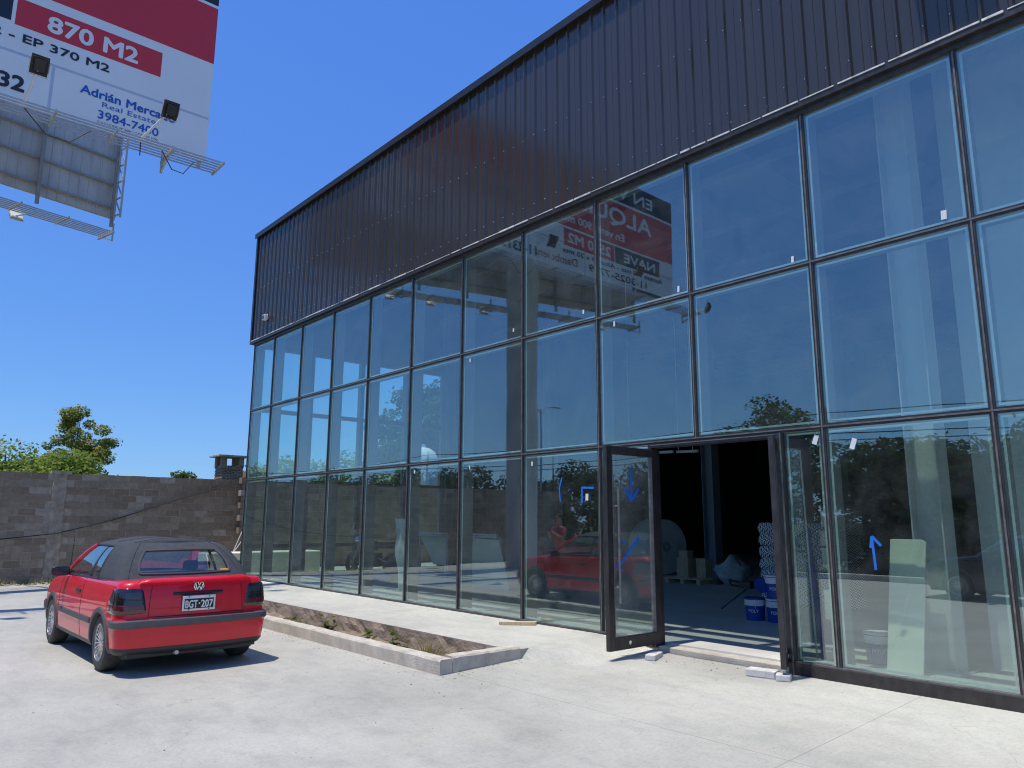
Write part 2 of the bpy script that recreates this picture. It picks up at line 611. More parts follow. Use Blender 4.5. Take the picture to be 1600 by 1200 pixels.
MT['ochre'] = mat('paper_roll', (.72, .70, .64), .8, var=.12, scale=4)
MT['card'] = mat('cardboard', (.52, .38, .24), .9, var=.15, scale=6)
MT['wood'] = mat('pale_timber', (.55, .42, .26), .8, var=.2, scale=8, stretch=(1, 6, 1))
MT['bucketb'] = mat('blue_bucket', (.012, .055, .34), .4, var=.1)
MT['tape'] = mat('blue_tape', (.015, .16, .62), .6, var=.08)
MT['sheet'] = mat('plastic_sheet', (.62, .70, .70), .5, var=.15, scale=9)
MT['bag'] = mat('woven_bag', (.50, .54, .51), .85, var=.25, scale=12)
MT['stone'] = island_mat('stone_bits', [(0, (.22, .19, .15)), (.6, (.36, .33, .28)), (1, (.55, .52, .47))], .9, 20, .3)
MT['gravelw'] = island_mat('white_gravel', [(0, (.42, .42, .38)), (1, (.66, .65, .60))], .9, 20, .3)
MT['skin'] = mat('skin', (.45, .27, .19), .6, var=.08)
MT['shirt'] = mat('pink_red_shirt', (.50, .10, .12), .85, var=.12)
MT['beige'] = mat('beige_trousers', (.42, .33, .22), .9, var=.12)
MT['hair'] = mat('dark_hair', (.03, .022, .018), .7)
MT['brick'] = island_mat('chimney_brick', [(0, (.26, .17, .11)), (.5, (.38, .26, .17)), (1, (.48, .35, .25))], .95, 12, .5, .3)
MT['render'] = mat('building_render', (.66, .66, .63), .9, var=.08, scale=.5)
MT['winglass'] = mat('dark_window', (.03, .04, .05), .08, spec=.8)
MT['wire'] = mat('power_wire', (.02, .02, .02), .7)


# ------------------------------------------------------------------ ground
def sstep(a, b, x):
    t = max(0., min(1., (x - a) / (b - a)))
    return t * t * (3 - 2 * t)


def gz(x, y=0.0):
    t = max(0., min(1., (x - 4.5) / 3.0))
    z = -.216 + .116 * t
    w = sstep(6.10, 6.22 + .8 * max(0, 6.8 - y), x) * sstep(5.5, 6.8, y) if y < 7 else 0
    return z + (.001 - .0387 * (7.44 - x) - z) * w


g = M()
g.grid([[(x, y, -.42) for x in np.linspace(-500, 500, 11)] for y in np.linspace(-500, 500, 11)])
struct(g.build('ground', MT['terrain']))

g = M()
xs_l = [-6.6, -2, 1.5, 3.5, 4.5, 5.1, 6.0, 6.5, 7.0, 7.5]


def strip(xs, y0, y1):
    g.grid([[(x, y, gz(x, y)) for x in xs] for y in ([y0, y0 / 2, 0, 3] + list(np.linspace(4.6, 6.8, 14)) if y1 == 6.8 else np.linspace(y0, y1, 9))])


strip([-6.6, -2, 1.5, 3.5, 4.5, 5.0], -30, 23)
strip([5.0, 6.0, 6.10, 6.16, 6.22, 6.28, 6.35, 6.42, 6.50, 6.60, 6.8, 7.1, 7.44], -30, 6.8)
strip([5.0, 6.0, 7.44, 9.0, 20], 17.0, 23)
struct(g.build('pavement', MT['concrete'], fixn=False))
# sidewalk slab running along the glass, a low step above the forecourt
g = M().box((6.01, 6.80, -.55), (7.44, 19.1, .002))
g.v = [(x, y, z - .0387 * (7.44 - x) if z > -.1 else z) for x, y, z in g.v]   # drains towards the bed
struct(g.build('sidewalk', MT['concrete']))
g = M().box((-6.85, -60, -.5), (-6.604, 60, -.06))
struct(g.build('roadside_kerb', MT['kerb'], bevel=.02))
g = M().grid([[(x, y, -.38) for x in (-30, -22, -16)] for y in np.linspace(-300, 300, 5)])
struct(g.build('road', MT['asphalt']))
g = M()
for yy in np.arange(-80, 80, 6):
    g.add([(-23.08, yy, -.374), (-22.92, yy, -.374), (-22.92, yy + 3, -.374), (-23.08, yy + 3, -.374)], [(0, 1, 2, 3)])
struct(g.build('road_marking', MT['white']))

# ------------------------------------------------------------------ planter
PL = thing('planter', 'long sunken planting bed with pale concrete kerb beside the sidewalk', 'planter', (4.95, 6.8, -.2))
rng = random.Random(3)


def rough_box(mm, a, b, nx, ny, amp):
    """kerb with a slightly irregular top edge"""
    x0, y0, z0 = a
    x1, y1, z1 = b
    N = max(nx, ny)
    ring = []
    for i in range(N + 1):
        t = i / N
        j = lambda: rng.uniform(-amp, amp)
        if ny >= nx:
            y = y0 + (y1 - y0) * t
            ring.append([(x0, y, z0), (x0 + j(), y, z1 - .02 + j()), (x0 + .018 + j(), y, z1 + j()), (x1 - .015 + j(), y, z1 + j()), (x1 + j(), y, z1 - .02), (x1, y, z0)])
        else:
            x = x0 + (x1 - x0) * t
            ring.append([(x, y0, z0), (x, y0 + j(), z1 - .02 + j()), (x, y0 + .018 + j(), z1 + j()), (x, y1 - .015 + j(), z1 + j()), (x, y1 + j(), z1 - .02), (x, y1, z0)])
    mm.grid(ring)
    o = len(mm.v)
    mm.add(ring[0], [(0, 1, 2, 3, 4, 5)])
    mm.add(ring[-1], [(0, 1, 2, 3, 4, 5)])


k = M()
rough_box(k, (4.93, 6.80, -.5), (5.10, 17.0, -.040), 1, 90, .0035)
k.build('kerb', MT['kerb'], PL, abs_pos=True)
k = M()
prof = []
rough_box(k, (5.102, 6.795, -.5), (6.08, 6.965, -.02), 16, 1, .0035)
k.build('kerb', MT['kerb'], PL, abs_pos=True)
k = M()
k.grid([[(5.985 + rng.uniform(-.012, .012), y, z) for z in np.linspace(-.6, -.055, 7)] for y in np.linspace(6.966, 17, 80)])
k.build('retaining_face', MT['earthwall'], PL, abs_pos=True)
k = M()
pts = []
for y in np.linspace(6.96, 17.0, 90):
    row = []
    for x in np.linspace(5.08, 6.0, 14):
        t = (x - 5.08) / .92
        row.append((x, y, -.30 - .13 * math.sin(math.pi * min(1, t * 1.1)) + rng.uniform(-.025, .025) + .06 * math.sin(y * 2.1 + x * 3)))
    pts.append(row)
k.grid(pts)
k.build('soil', MT['soil'], PL, abs_pos=True, smooth=True, angle=0)


def scatter_stones(name, mt, regions, seed):
    r = random.Random(seed)
    k = M()
    ico = [(0, 0, 1), (.9, 0, .1), (.25, .85, .1), (-.75, .5, .05), (-.7, -.55, .1), (.3, -.85, .05), (0, 0, -.6)]
    fcs = [(0, 1, 2), (0, 2, 3), (0, 3, 4), (0, 4, 5), (0, 5, 1), (6, 2, 1), (6, 3, 2), (6, 4, 3), (6, 5, 4), (6, 1, 5)]
    for n, (xa, xb), (ya, yb), zf, (sa, sb) in regions:
        for _ in range(n):
            s_ = sa + (sb - sa) * r.random() ** 2.2
            x, y = r.uniform(xa, xb), r.uniform(ya, yb)
            z = zf(x) if callable(zf) else zf
            a = r.uniform(0, 6.28)
            ca, sa_ = math.cos(a), math.sin(a)
            sx, sy, sz = s_ * r.uniform(.6, 1.3), s_ * r.uniform(.6, 1.2), s_ * r.uniform(.35, .8)
            k.add([(x + (px * sx * ca - py * sy * sa_), y + (px * sx * sa_ + py * sy * ca), z + pz * sz + sz * .3) for px, py, pz in ico], fcs)
    o = k.build(name, mt)
    o['kind'] = 'stuff'
    return o


scatter_stones('loose_stones', MT['stone'], [
    (260, (5.12, 5.97), (7.0, 16), -.33, (.008, .055)),
    (320, (4.70, 4.93), (6.6, 16), gz, (.003, .013)),
    (110, (5.0, 6.4), (6.62, 6.8), gz, (.003, .012)),
    (60, (4.4, 5.2), (6.0, 6.8), gz, (.003, .016)),
    (150, (.8, 7.2), (1.5, 9), gz, (.002, .010)),
    (50, (-1, 4), (3, 9), gz, (.003, .014)),
    (260, (-.5, 7.0), (1.2, 8), gz, (.0025, .009)),
    (60, (7.02, 7.42), (4.2, 6.2), gz, (.003, .02)),
    (90, (7.15, 7.42), (6.9, 18), -.004, (.002, .010)),
    (300, (1, 4.6), (22.3, 22.85), -.21, (.01, .06)),
], 11)


def blade_plant(k, x, y, z, h, n, spread, seed, wide=.018, leafy=True):
    r = random.Random(seed)
    for _ in range(n):
        a = r.uniform(0, 6.28)
        lean = r.uniform(.05, spread)
        hh = h * r.uniform(.45, 1)
        w = wide * r.uniform(.6, 1.3)
        px, py = -math.sin(a) * w, math.cos(a) * w
        p0 = (x + r.uniform(-.03, .03), y + r.uniform(-.03, .03), z)
        p1 = (p0[0] + math.cos(a) * lean * .45, p0[1] + math.sin(a) * lean * .45, z + hh * .6)
        p2 = (p0[0] + math.cos(a) * lean, p0[1] + math.sin(a) * lean, z + hh)
        if leafy:
            k.tube([p0, p1, p2], [.004, .003, .0015], 3, cap=False)
            for q in range(9):
                t = r.uniform(.25, 1)
                b = r.uniform(0, 6.28)
                c = [p0[i] + (p2[i] - p0[i]) * t for i in range(3)]
                L = r.uniform(.05, .11)
                d = Vector((math.cos(b), math.sin(b), r.uniform(-.2, .7))).normalized() * L
                s2 = Vector((-math.sin(b), math.cos(b), 0)) * L * .35
                c = Vector(c)
                k.add([c, c + d * .5 + s2, c + d, c + d * .5 - s2], [(0, 1, 2, 3)])
        else:
            k.add([(p0[0] - px, p0[1] - py, p0[2]), (p0[0] + px, p0[1] + py, p0[2]), (p1[0] + px * .8, p1[1] + py * .8, p1[2]), (p1[0] - px * .8, p1[1] - py * .8, p1[2]), p2], [(0, 1, 2, 3), (3, 2, 4)])


weeds = [(5.30, 11.2, .30, 16, .16, 1, 'tall green leafy weed in the bed, closest to the red car bumper'),
         (5.28, 9.95, .42, 18, .12, 2, 'tallest upright green weed standing in the planting bed'),
         (5.32, 9.0, .30, 15, .13, 3, 'small bushy green weed between the tallest weed and the straw clump'),
         (5.34, 8.25, .34, 15, .12, 4, 'upright green weed just behind the dry straw coloured clump'),
         (5.45, 7.8, .30, 160, .50, 5, 'spreading dry straw coloured grass clump near the bed corner')]
for x, y, h, n, sp, sd, lb in weeds:
    k = M()
    blade_plant(k, x, y, -.36, h * .8 + .14, n, sp, sd, .007 if sd == 5 else .012, leafy=(sd != 5))
    tag(k.build('weed' if sd != 5 else 'grass_clump', MT['straw'] if sd == 5 else MT['weed'], fixn=False), lb, 'weed', 'weeds growing in the planter')
k = M()
r = random.Random(5)
for _ in range(60):
    blade_plant(k, r.uniform(5.12, 5.9), r.uniform(7.2, 15), -.36, r.uniform(.05, .16), 6, .1, r.random(), .004, leafy=False)
for _ in range(70):
    blade_plant(k, r.uniform(1.0, 4.2), r.uniform(22.45, 22.85), -.2, r.uniform(.06, .22), 8, .14, r.random(), .006, leafy=False)
o = k.build('dry_grass', MT['straw'], fixn=False)
o['kind'] = 'stuff'

# ------------------------------------------------------------------ building
D = 7.5
BLD = thing('commercial_building', 'large glass fronted hall with dark ribbed metal cladding above the panes', 'building', (7.5, 6.0, 0))


def bpart(k, name, m, parent=BLD, **kw):
    return k.build(name, m, parent, abs_pos=True, **kw)


Z0, Z1, Z2, Z3 = 0.0, 2.411, 4.200, 5.948
YS = [18.914 - 1.25 - 1.5557 * i for i in range(0, 18)]      # mullions from the far corner towards the viewer
YC = 18.914
YN = -8.0
CL0, CL1 = 6.06, 9.0
# cladding with ribs
k = M()
pitch = .247
prof = []
y = YC + .16
n_r = int((y - YN) / pitch)
for i in range(n_r):
    ya = y - i * pitch
    prof += [(7.452, ya), (7.452, ya - pitch * .36), (7.446, ya - pitch * .38), (7.446, ya - pitch * .40), (7.452, ya - pitch * .42), (7.452, ya - .175), (7.424, ya - .192), (7.424, ya - .218), (7.452, ya - .236)]
prof.append((7.452, y - n_r * pitch))
k.grid([[(px, py, z) for px, py in prof] for z in (CL0, CL1)])
k.mat(1)
for zz, off in ((6.30, 0), (7.45, 0)):
    for i in range(n_r):
        ya = y - i * pitch - .205
        c = (7.417, ya + rng.uniform(-.004, .004), zz + rng.uniform(-.02, .02))
        k.lathe([(.0, -.003), (.005, -.002), (.006, .0), (.007, .006)], c, 'x', 6)
k.mat(0)
k.box((7.5, YC + .13, CL0), (30, YC + .17, CL1))
k.box((7.455, YN, CL0 + .01), (7.60, YC + .12, CL1 - .01))
bpart(k, 'cladding', [MT['cladding'], MT['screw']])
k = M().box((7.405, YC + .10, 5.99), (7.56, YC + .185, CL1 + .02))
bpart(k, 'corner_trim', MT['cap'])
k = M().box((7.36, YN, CL1 + .0), (7.9, YC + .2, CL1 + .07)).box((7.36, YN, CL1 - .06), (7.375, YC + .2, CL1))
k.box((7.3, .62, CL1 + .072), (7.9, 1.0, CL1 + .5))
bpart(k, 'parapet_cap', MT['cap'])
# unseen slab of assumed shape, added to cast the shadow on the cladding
k = M().box((6.65, 1.87, CL1 + .08), (7.4, 2.54, CL1 + .13))
bpart(k, 'shadow_caster', MT['cap'])
# dripping trim below the cladding
k = M()
k.box((7.40, YN, 5.985), (7.50, YC + .09, CL0 - .002))
bpart(k, 'drip_trim', MT['frame'])
k = M()
yy = YN
while yy < YC + .05:
    L = rng.uniform(.10, .5)
    w = rng.uniform(.004, .016)
    k.box((7.397 - w * .5, yy, CL0 - w), (7.424, min(yy + L, YC + .08), CL0 + w * .7))
    yy += L + rng.uniform(0, .05)
bpart(k, 'foam_sealant', MT['sealant'])
# mullions and transoms
DOOR_Y0, DOOR_Y1 = 4.16, 5.88
ylist = [YC] + YS
for i, ym in enumerate(ylist):
    k = M()
    zb = Z0
    w = .027
    if abs(ym - 5.19) < .1:
        zb = Z1
    k.box((7.474, ym - w, zb), (7.4915, ym + w, 5.985))
    k.mat(1).box((7.518, ym - .036, zb), (7.75, ym + .036, 5.985)).mat(2)
    k.box((7.466, ym - .009, zb), (7.474, ym + .006, 5.985))
    bpart(k, 'mullion', [MT['frame'], MT['framein'], MT['trim']], bevel=0)
for z in (Z1, Z2):
    k = M().box((7.476, YN, z - .028), (7.4912, YC, z + .028)).mat(1).box((7.519, YN, z - .035), (7.70, YC, z + .035)).mat(2).box((7.464, YN, z - .007), (7.476, YC, z + .009))
    bpart(k, 'transom', [MT['frame'], MT['framein'], MT['trim']])
k = M().box((7.45, YN, 5.93), (7.489, YC, 5.984)).mat(1).box((7.519, YN, 5.93), (7.70, YC, 6.1))
bpart(k, 'transom', [MT['frame'], MT['framein']])
k = M().box((7.445, YN, -.125), (7.60, DOOR_Y0 - .045, .012)).box((7.445, DOOR_Y1 + .03, -.06), (7.60, YC, .012))
k.mat(1).box((7.46, YN, .012), (7.50, DOOR_Y0 - .05, .03)).box((7.46, DOOR_Y1 + .03, .012), (7.5, YC, .03))
bpart(k, 'base_channel', [MT['frame'], MT['trim']])


def pane(y0, y1, z0, z1):
    g_ = .030
    k = M().box((7.493, y0 + g_, z0 + g_), (7.513, y1 - g_, z1 - g_))
    t_ = [rng.uniform(-.0012, .0012) for _ in range(3)]
    yc_, zc_ = (y0 + y1) / 2, (z0 + z1) / 2
    k.v = [(x + t_[0] + t_[1] * (y - yc_) + t_[2] * (z - zc_), y, z) for x, y, z in k.v]
    o = bpart(k, 'glass_pane', MT['glass'])
    s = .022
    k = M()
    a, b, c, d = y0 + .045, y1 - .045, z0 + .045, z1 - .045
    k.box((7.5145, a, c), (7.518, a + s, d)).box((7.5145, b - s, c), (7.518, b, d)).box((7.5145, a + s, c), (7.518, b - s, c + s)).box((7.5145, a + s, d - s), (7.518, b - s, d))
    q = k.build('pane_spacer', MT['spacer'], o)
    return o


rows = [(Z0, Z1), (Z1, Z2), (Z2, 5.948)]
for i in range(len(ylist) - 1):
    y1, y0 = ylist[i], ylist[i + 1]
    for rr, (za, zb) in enumerate(rows):
        if rr == 0:
            if y0 < DOOR_Y1 < y1:
                pane(DOOR_Y1 + .02, y1, za, zb)
                continue
            if y0 < 5.0 < y1 and y1 < 5.5:
                pane(y0, DOOR_Y0 - .03, za, zb)
                continue
        pane(y0, y1, za, zb)
# door frame posts and head
k = M().box((7.445, DOOR_Y0 - .05, -.12), (7.62, DOOR_Y0 + .02, Z1 - .03)).mat(1).box((7.438, DOOR_Y0 - .045, -.10), (7.445, DOOR_Y0 - .028, Z1 - .03))
bpart(k, 'door_post', [MT['frame'], MT['trim']])
k = M().box((7.445, DOOR_Y1 + .0, -.06), (7.62, DOOR_Y1 + .045, Z1 - .03))
bpart(k, 'door_post', MT['frame'])
k = M().box((7.44, DOOR_Y0 + .02, Z1 - .075), (7.62, DOOR_Y1, Z1 - .031)).mat(1).box((7.434, DOOR_Y0 + .02, Z1 - .05), (7.44, DOOR_Y1, Z1 - .04))
bpart(k, 'door_head', [MT['frame'], MT['trim']])


def door_leaf(hinge, ang, W, H, bars=True):
    """leaf in local coords: x from hinge outwards, hinge at origin"""
    t = .028
    st = .095
    k = M()
    k.box((0, -t, 0), (st, t, H)).box((W - st, -t, 0), (W, t, H)).box((st, -t, 0), (W - st, t, .14)).box((st, -t, H - .10), (W - st, t, H))
    k.mat(1).box((st, -t - .003, .14), (st + .012, t + .003, H - .10)).box((W - st - .012, -t - .003, .14), (W - st, t + .003, H - .10))
    d = k.build('door_leaf', [MT['frame'], MT['trim']], BLD, bevel=.004)
    d.location = Vector(hinge) - BLD.location
    d.rotation_euler = (0, 0, ang)
    k = M().box((st + .001, -.006, .141), (W - st - .001, .006, H - .101))
    k.build('door_glass', MT['doorglass'], d)
    for s in (-1, 1) if bars else ():
        k = M().tube([(W - .135, s * .085, .52), (W - .135, s * .085, 1.82)], .016, 10)
        k.tube([(W - .135, s * .085, .70), (W - .10, s * .02, .70)], .011, 8).tube([(W - .135, s * .085, 1.62), (W - .10, s * .02, 1.62)], .011, 8)
        k.build('handle', MT['trim'], d, smooth=True)
    k = M().lathe([(0, .032), (.022, .032), (.022, .02)], (W - .35, 0, .07), 'y', 14).lathe([(0, -.032), (.022, -.032), (.022, -.02)], (W - .35, 0, .07), 'y', 14)
    k.build('lock', MT['chrome'], d, smooth=True)
    return d


door_a = door_leaf((7.53, 5.885, -.015), math.pi, .94, 2.33)
ang_r = math.atan2(4.03 - 4.43, 7.10 - 7.93)
door_b = door_leaf((7.93, 4.44, .0), ang_r, .92, 2.33, False)
# threshold, interior
IF = -.02
k = M().box((7.47, DOOR_Y0 + .02, -.3), (7.66, DOOR_Y1, -.038))
bpart(k, 'threshold', MT['kerb'], bevel=.008)
k = M().box((7.66, YN, -.4), (32, YC - .05, IF))
bpart(k, 'interior_floor', MT['intfloor'])
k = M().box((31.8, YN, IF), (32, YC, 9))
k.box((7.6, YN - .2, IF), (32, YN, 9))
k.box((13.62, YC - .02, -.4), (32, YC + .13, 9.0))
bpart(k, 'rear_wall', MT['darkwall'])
k = M().box((7.6, YN, 8.3), (32, YC + .12, 8.55))
for yb in np.arange(-6, 18, 3.11):
    k.box((7.75, yb - .06, 7.7), (31.8, yb + .06, 8.29))
for xb in np.arange(9, 31, 2.2):
    k.box((xb - .04, YN + .1, 7.55), (xb + .04, YC - .1, 7.69))
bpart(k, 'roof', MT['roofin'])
# glazed far end wall
ex = [7.5, 9.12, 10.70, 12.23, 13.62]
for xm in ex[1:]:
    k = M().box((xm - .055, YC - .10, .0), (xm + .055, YC + .09, 5.985))
    bpart(k, 'end_mullion', MT['endframe'])
for z in (.75, Z1, Z2 + .045, 5.95):
    k = M().box((7.56, YC - .075, z - .05), (13.56, YC + .075, z + .05))
    bpart(k, 'end_transom', MT['endframe'])
k = M().box((7.56, YC - .07, -.4), (13.6, YC + .1, .05))
bpart(k, 'end_base', MT['frame'])
endglass = glass_mat('end_glass', (.84, .96, .97), .01, .4, dust=.008)
for a, b in zip(ex[:-1], ex[1:]):
    k = M().box((a + .056, YC - .008, .05), (b - .056, YC + .008, 5.9))
    bpart(k, 'end_pane', endglass)
k = M().box((7.5, YC - .12, 5.99), (13.6, YC + .128, CL0 + .05))
bpart(k, 'end_lintel', MT['cap'])
# interior steel columns
def hcol(x, y, w=.30, h=8.2, m='steelcol'):
    k = M().box((x - w / 2, y - .15, IF), (x + w / 2, y - .135, h)).box((x - w / 2, y + .135, IF), (x + w / 2, y + .15, h)).box((x - .012, y - .134, IF), (x + .012, y + .134, h))
    k.box((x - w / 2 - .06, y - .21, IF), (x + w / 2 + .06, y + .21, IF + .02))
    return bpart(k, 'steel_column', MT[m])


for x, y in ((8.35, 3.0), (8.3, -3.2), (15.5, 10.45), (15.5, 16.0), (15.5, 4.2), (13.1, 17.9), (22.5, 10.4), (22.5, 4.2)):
    hcol(x, y, m='pale' if abs(y - 3.0) < .1 else 'steelcol')
# pale partition behind the right-hand panes
k = M().box((8.9, -7.5, IF), (9.0, 2.75, 7.4))
bpart(k, 'partition', MT['pale'])
k = M().box((9.0, 1.0, IF), (9.1, 2.0, 2.2))
# fluorescent tubes in the hall (unlit)
k = M().tube([(14.6, 10.75, 3.05), (14.6, 10.15, 3.03)], .035, 8)
k.tube([(14.6, 12.6, 3.1), (14.6, 10.85, 3.06)], .035, 8).tube([(14.6, 10.7, 3.1), (14.6, 10.7, 7.6)], .008, 6)
k.tube([(14.6, 10.3, 3.06), (14.6, 10.3, 7.6)], .008, 6).tube([(14.6, 12.2, 3.12), (14.6, 12.2, 7.6)], .008, 6)
tag(k.build('tube_light', MT['white'], smooth=True), 'long white fluorescent tube hanging high inside the dark hall', 'lamp')
# small security light on cladding
SL = thing('security_light', 'small white floodlight fixed on the cladding by the far corner', 'lamp', (7.40, 18.06, 6.52))
M().box((-.09, -.09, -.07), (.0, .09, .07)).build('lamp_body', MT['white'], SL, bevel=.015)
M().box((-.1, -.06, -.05), (-.091, .06, .04)).build('lens', MT['winglass'], SL)
M().box((.0, -.02, -.02), (.05, .02, .02)).build('bracket', MT['galv'], SL)

# concrete blocks under the door leaves
k = M()
r_ = Matrix.Rotation(.35, 3, 'Z')
k.obox((7.12, 5.66, gz(7.1) + .03), (.30, .12, .06), r_)
tag(k.build('concrete_block', MT['blockw'], bevel=.008), 'flat grey concrete block on the ground under the hinge of the open left door', 'block')
k = M().obox((7.17, 4.32, gz(7.17) + .035), (.16, .30, .07), Matrix.Rotation(.2, 3, 'Z')).obox((7.16, 4.08, gz(7.16) + .03), (.14, .14, .06), Matrix.Rotation(.4, 3, 'Z'))
tag(k.build('concrete_block', MT['blockw'], bevel=.008), 'whitish concrete block propping the edge-on right door leaf', 'block')
k = M().bar((7.06, 8.33, .012), (7.36, 7.90, .022), .09, .045)
tag(k.build('timber_offcut', MT['wood'], bevel=.003), 'short pale timber offcut lying on the sidewalk before the glass', 'timber')

# blue tape marks and stickers on the panes
def tape(name, pts, label, x=None, w=.035, y=None, m='tape', grp='blue tape marks on the glass'):
    k = M()
    for i, (a, b) in enumerate(pts):
        off = .0012 * i
        if x is not None:
            k.bar((x - off, a[0], a[1]), (x - off, b[0], b[1]), .002, w, upv=(0, 1, 0) if abs(a[0] - b[0]) < abs(a[1] - b[1]) else (0, 0, 1))
        else:
            k.bar((a[0], y - off, a[1]), (b[0], y - off, b[1]), .002, w, upv=(1, 0, 0) if abs(a[0] - b[0]) < abs(a[1] - b[1]) else (0, 0, 1))
    return tag(k.build(name, MT[m]), label, 'tape', grp)


tape('tape_arrow', [((7.05, 2.06), (7.05, 1.68)), ((7.05, 1.67), (6.92, 1.82)), ((7.05, 1.67), (7.18, 1.82))], 'blue tape arrow pointing down on the open door glass', y=5.876)
tape('tape_arrow', [((7.17, 1.24), (6.76, .88)), ((6.77, .90), (6.79, 1.0)), ((6.77, .90), (6.86, .87)), ((6.87, 1.21), (6.90, 1.17))], 'slanting blue tape arrow low on the open door glass', y=5.876)
tape('tape_mark', [((7.50, 2.03), (7.55, 1.88)), ((7.55, 1.88), (7.53, 1.70))], 'single bent blue tape strip on the pane left of the open door', x=7.488, w=.022)
tape('tape_mark', [((7.11, 1.67), (7.11, 1.89)), ((7.11, 1.88), (6.89, 1.87))], 'hooked blue tape mark on the pane beside the open door', x=7.488, w=.03)
tape('tape_arrow', [((3.25, 1.30), (3.17, 1.21)), ((3.25, 1.30), (3.27, 1.19)), ((3.25, 1.29), (3.235, .98))], 'small blue tape arrow on the wide pane right of the doorway', x=7.488, w=.025)
for (yy, zz, h, lb) in ((3.75, 2.28, .10, 'tilted white sticker at the top of the narrow pane beside the doorway'),
                        (3.36, 2.21, .11, 'tilted white sticker near the top corner of the widest lower pane'),
                        (2.33, 4.32, .09, 'small white sticker low on the upper pane nearest the right edge'),
                        (3.87, 4.29, .07, 'small white sticker on the upper pane above the narrow sidelight'),
                        (5.40, 4.31, .08, 'white sticker on the top pane showing the mirrored billboard corner'),
                        (6.47, 4.07, .07, 'white sticker under the transom left of the double door bay'),
                        (7.02, 1.75, .09, 'white sticker beside the hooked blue tape mark'),
                        (7.04, 4.36, .06, 'tiny white sticker low on the top pane showing crimson mirrored lettering'),
                        (8.55, 4.38, .06, 'tiny white sticker low on the top pane showing the mirrored pole'),
                        (9.65, 4.07, .06, 'tiny white sticker in the top corner of the middle pane beside the pole reflection'),
                        (8.12, 2.26, .06, 'tiny white sticker on a lower pane, second bay left of the door leaf'),
                        (9.62, 2.28, .06, 'tiny white sticker on a lower pane, third bay left of the door leaf'),
                        (11.22, 2.28, .06, 'tiny white sticker on a lower pane, fourth bay left of the door leaf')):
    k = M().obox((7.4885, yy, zz), (.002, .05 if h > .08 else .03, h), Matrix.Rotation(.35 if 'tilted' in lb else .05, 3, 'X'))
    tag(k.build('sticker', MT['platew']), lb, 'sticker', 'white stickers on the panes')

# ------------------------------------------------------------------ things inside the hall
RL = thing('paper_roll', 'huge grey reel of material standing on its rim inside the dark doorway', 'roll', (16.9, 12.9, IF))
k = M().lathe([(.0, -.0), (.72, 0), (.745, .03), (.745, .72), (.72, .75), (0, .75)], (0, 0, .745), 'y', 48)
k.build('reel', MT['ochre'], RL, smooth=True)
k = M().lathe([(.13, -.012), (.05, -.012), (.05, -.002)], (0, 0, .745), 'y', 20).lathe([(.15, -.004), (.13, -.012)], (0, 0, .745), 'y', 20)
k.build('core', MT['galv'], RL, smooth=True)
RL.rotation_euler = (0, 0, R(-12))
PA = thing('pallet', 'low wooden pallet under cardboard boxes inside the doorway', 'pallet', (15.4, 10.95, IF))
k = M()
for i in range(5):
    k.box((-.5 + .22 * i, -.55, .10), (-.38 + .22 * i, .55, .125))
for yy in (-.5, -.05, .4):
    k.box((-.5, yy, 0), (.5, yy + .1, .1))
k.build('deck', MT['wood'], PA)
for i, (dx, dy, dz, w, h, lb) in enumerate(((-.1, .15, .125, .34, .24, 'bottom brown cardboard box on the pallet next to the reel'), (-.1, .15, .366, .32, .22, 'middle brown cardboard box of the stack on the pallet'), (-.08, .16, .587, .24, .16, 'topmost brown cardboard box of the stack on the pallet'), (.0, -.28, .125, .26, .45, 'tall cardboard box by the steel column on the pallet'))):
    k = M().box((15.4 + dx - w / 2, 10.95 + dy - w / 2, IF + dz), (15.4 + dx + w / 2, 10.95 + dy + w / 2, IF + dz + h))
    k.mat(1).box((15.4 + dx - w / 2 - .002, 10.95 + dy - .03, IF + dz - .0), (15.4 + dx - w / 2, 10.95 + dy + .03, IF + dz + h))
    tag(k.build('cardboard_box', [MT['card'], MT['wood']], bevel=.006), lb, 'box', 'boxes on the pallet')
k = M()
pts = []
for i in range(11):
    t = i / 10
    row = []
    for j in range(20):
        a = 2 * math.pi * j / 20
        rr = .36 * (math.sin(math.pi * (.12 + .80 * t)) ** .6) * (1 + .20 * math.sin(2 * a + 4 * t) + .10 * math.sin(5 * a - 3 * t) + rng.uniform(-.09, .09))
        row.append((15.5 + rr * math.cos(a), 9.95 + rr * 1.1 * math.sin(a), IF + .56 * t + (.14 * math.sin(2 * a + 1) if t > .8 else 0)))
    row.append(row[0])
    pts.append(row)
k.grid(pts)
k.add(pts[-1][:-1], [tuple(range(20))])
tag(k.build('rubble_sack', MT['bag'], smooth=True, angle=0), 'lumpy grey woven sack slumped beside the steel column indoors', 'sack')


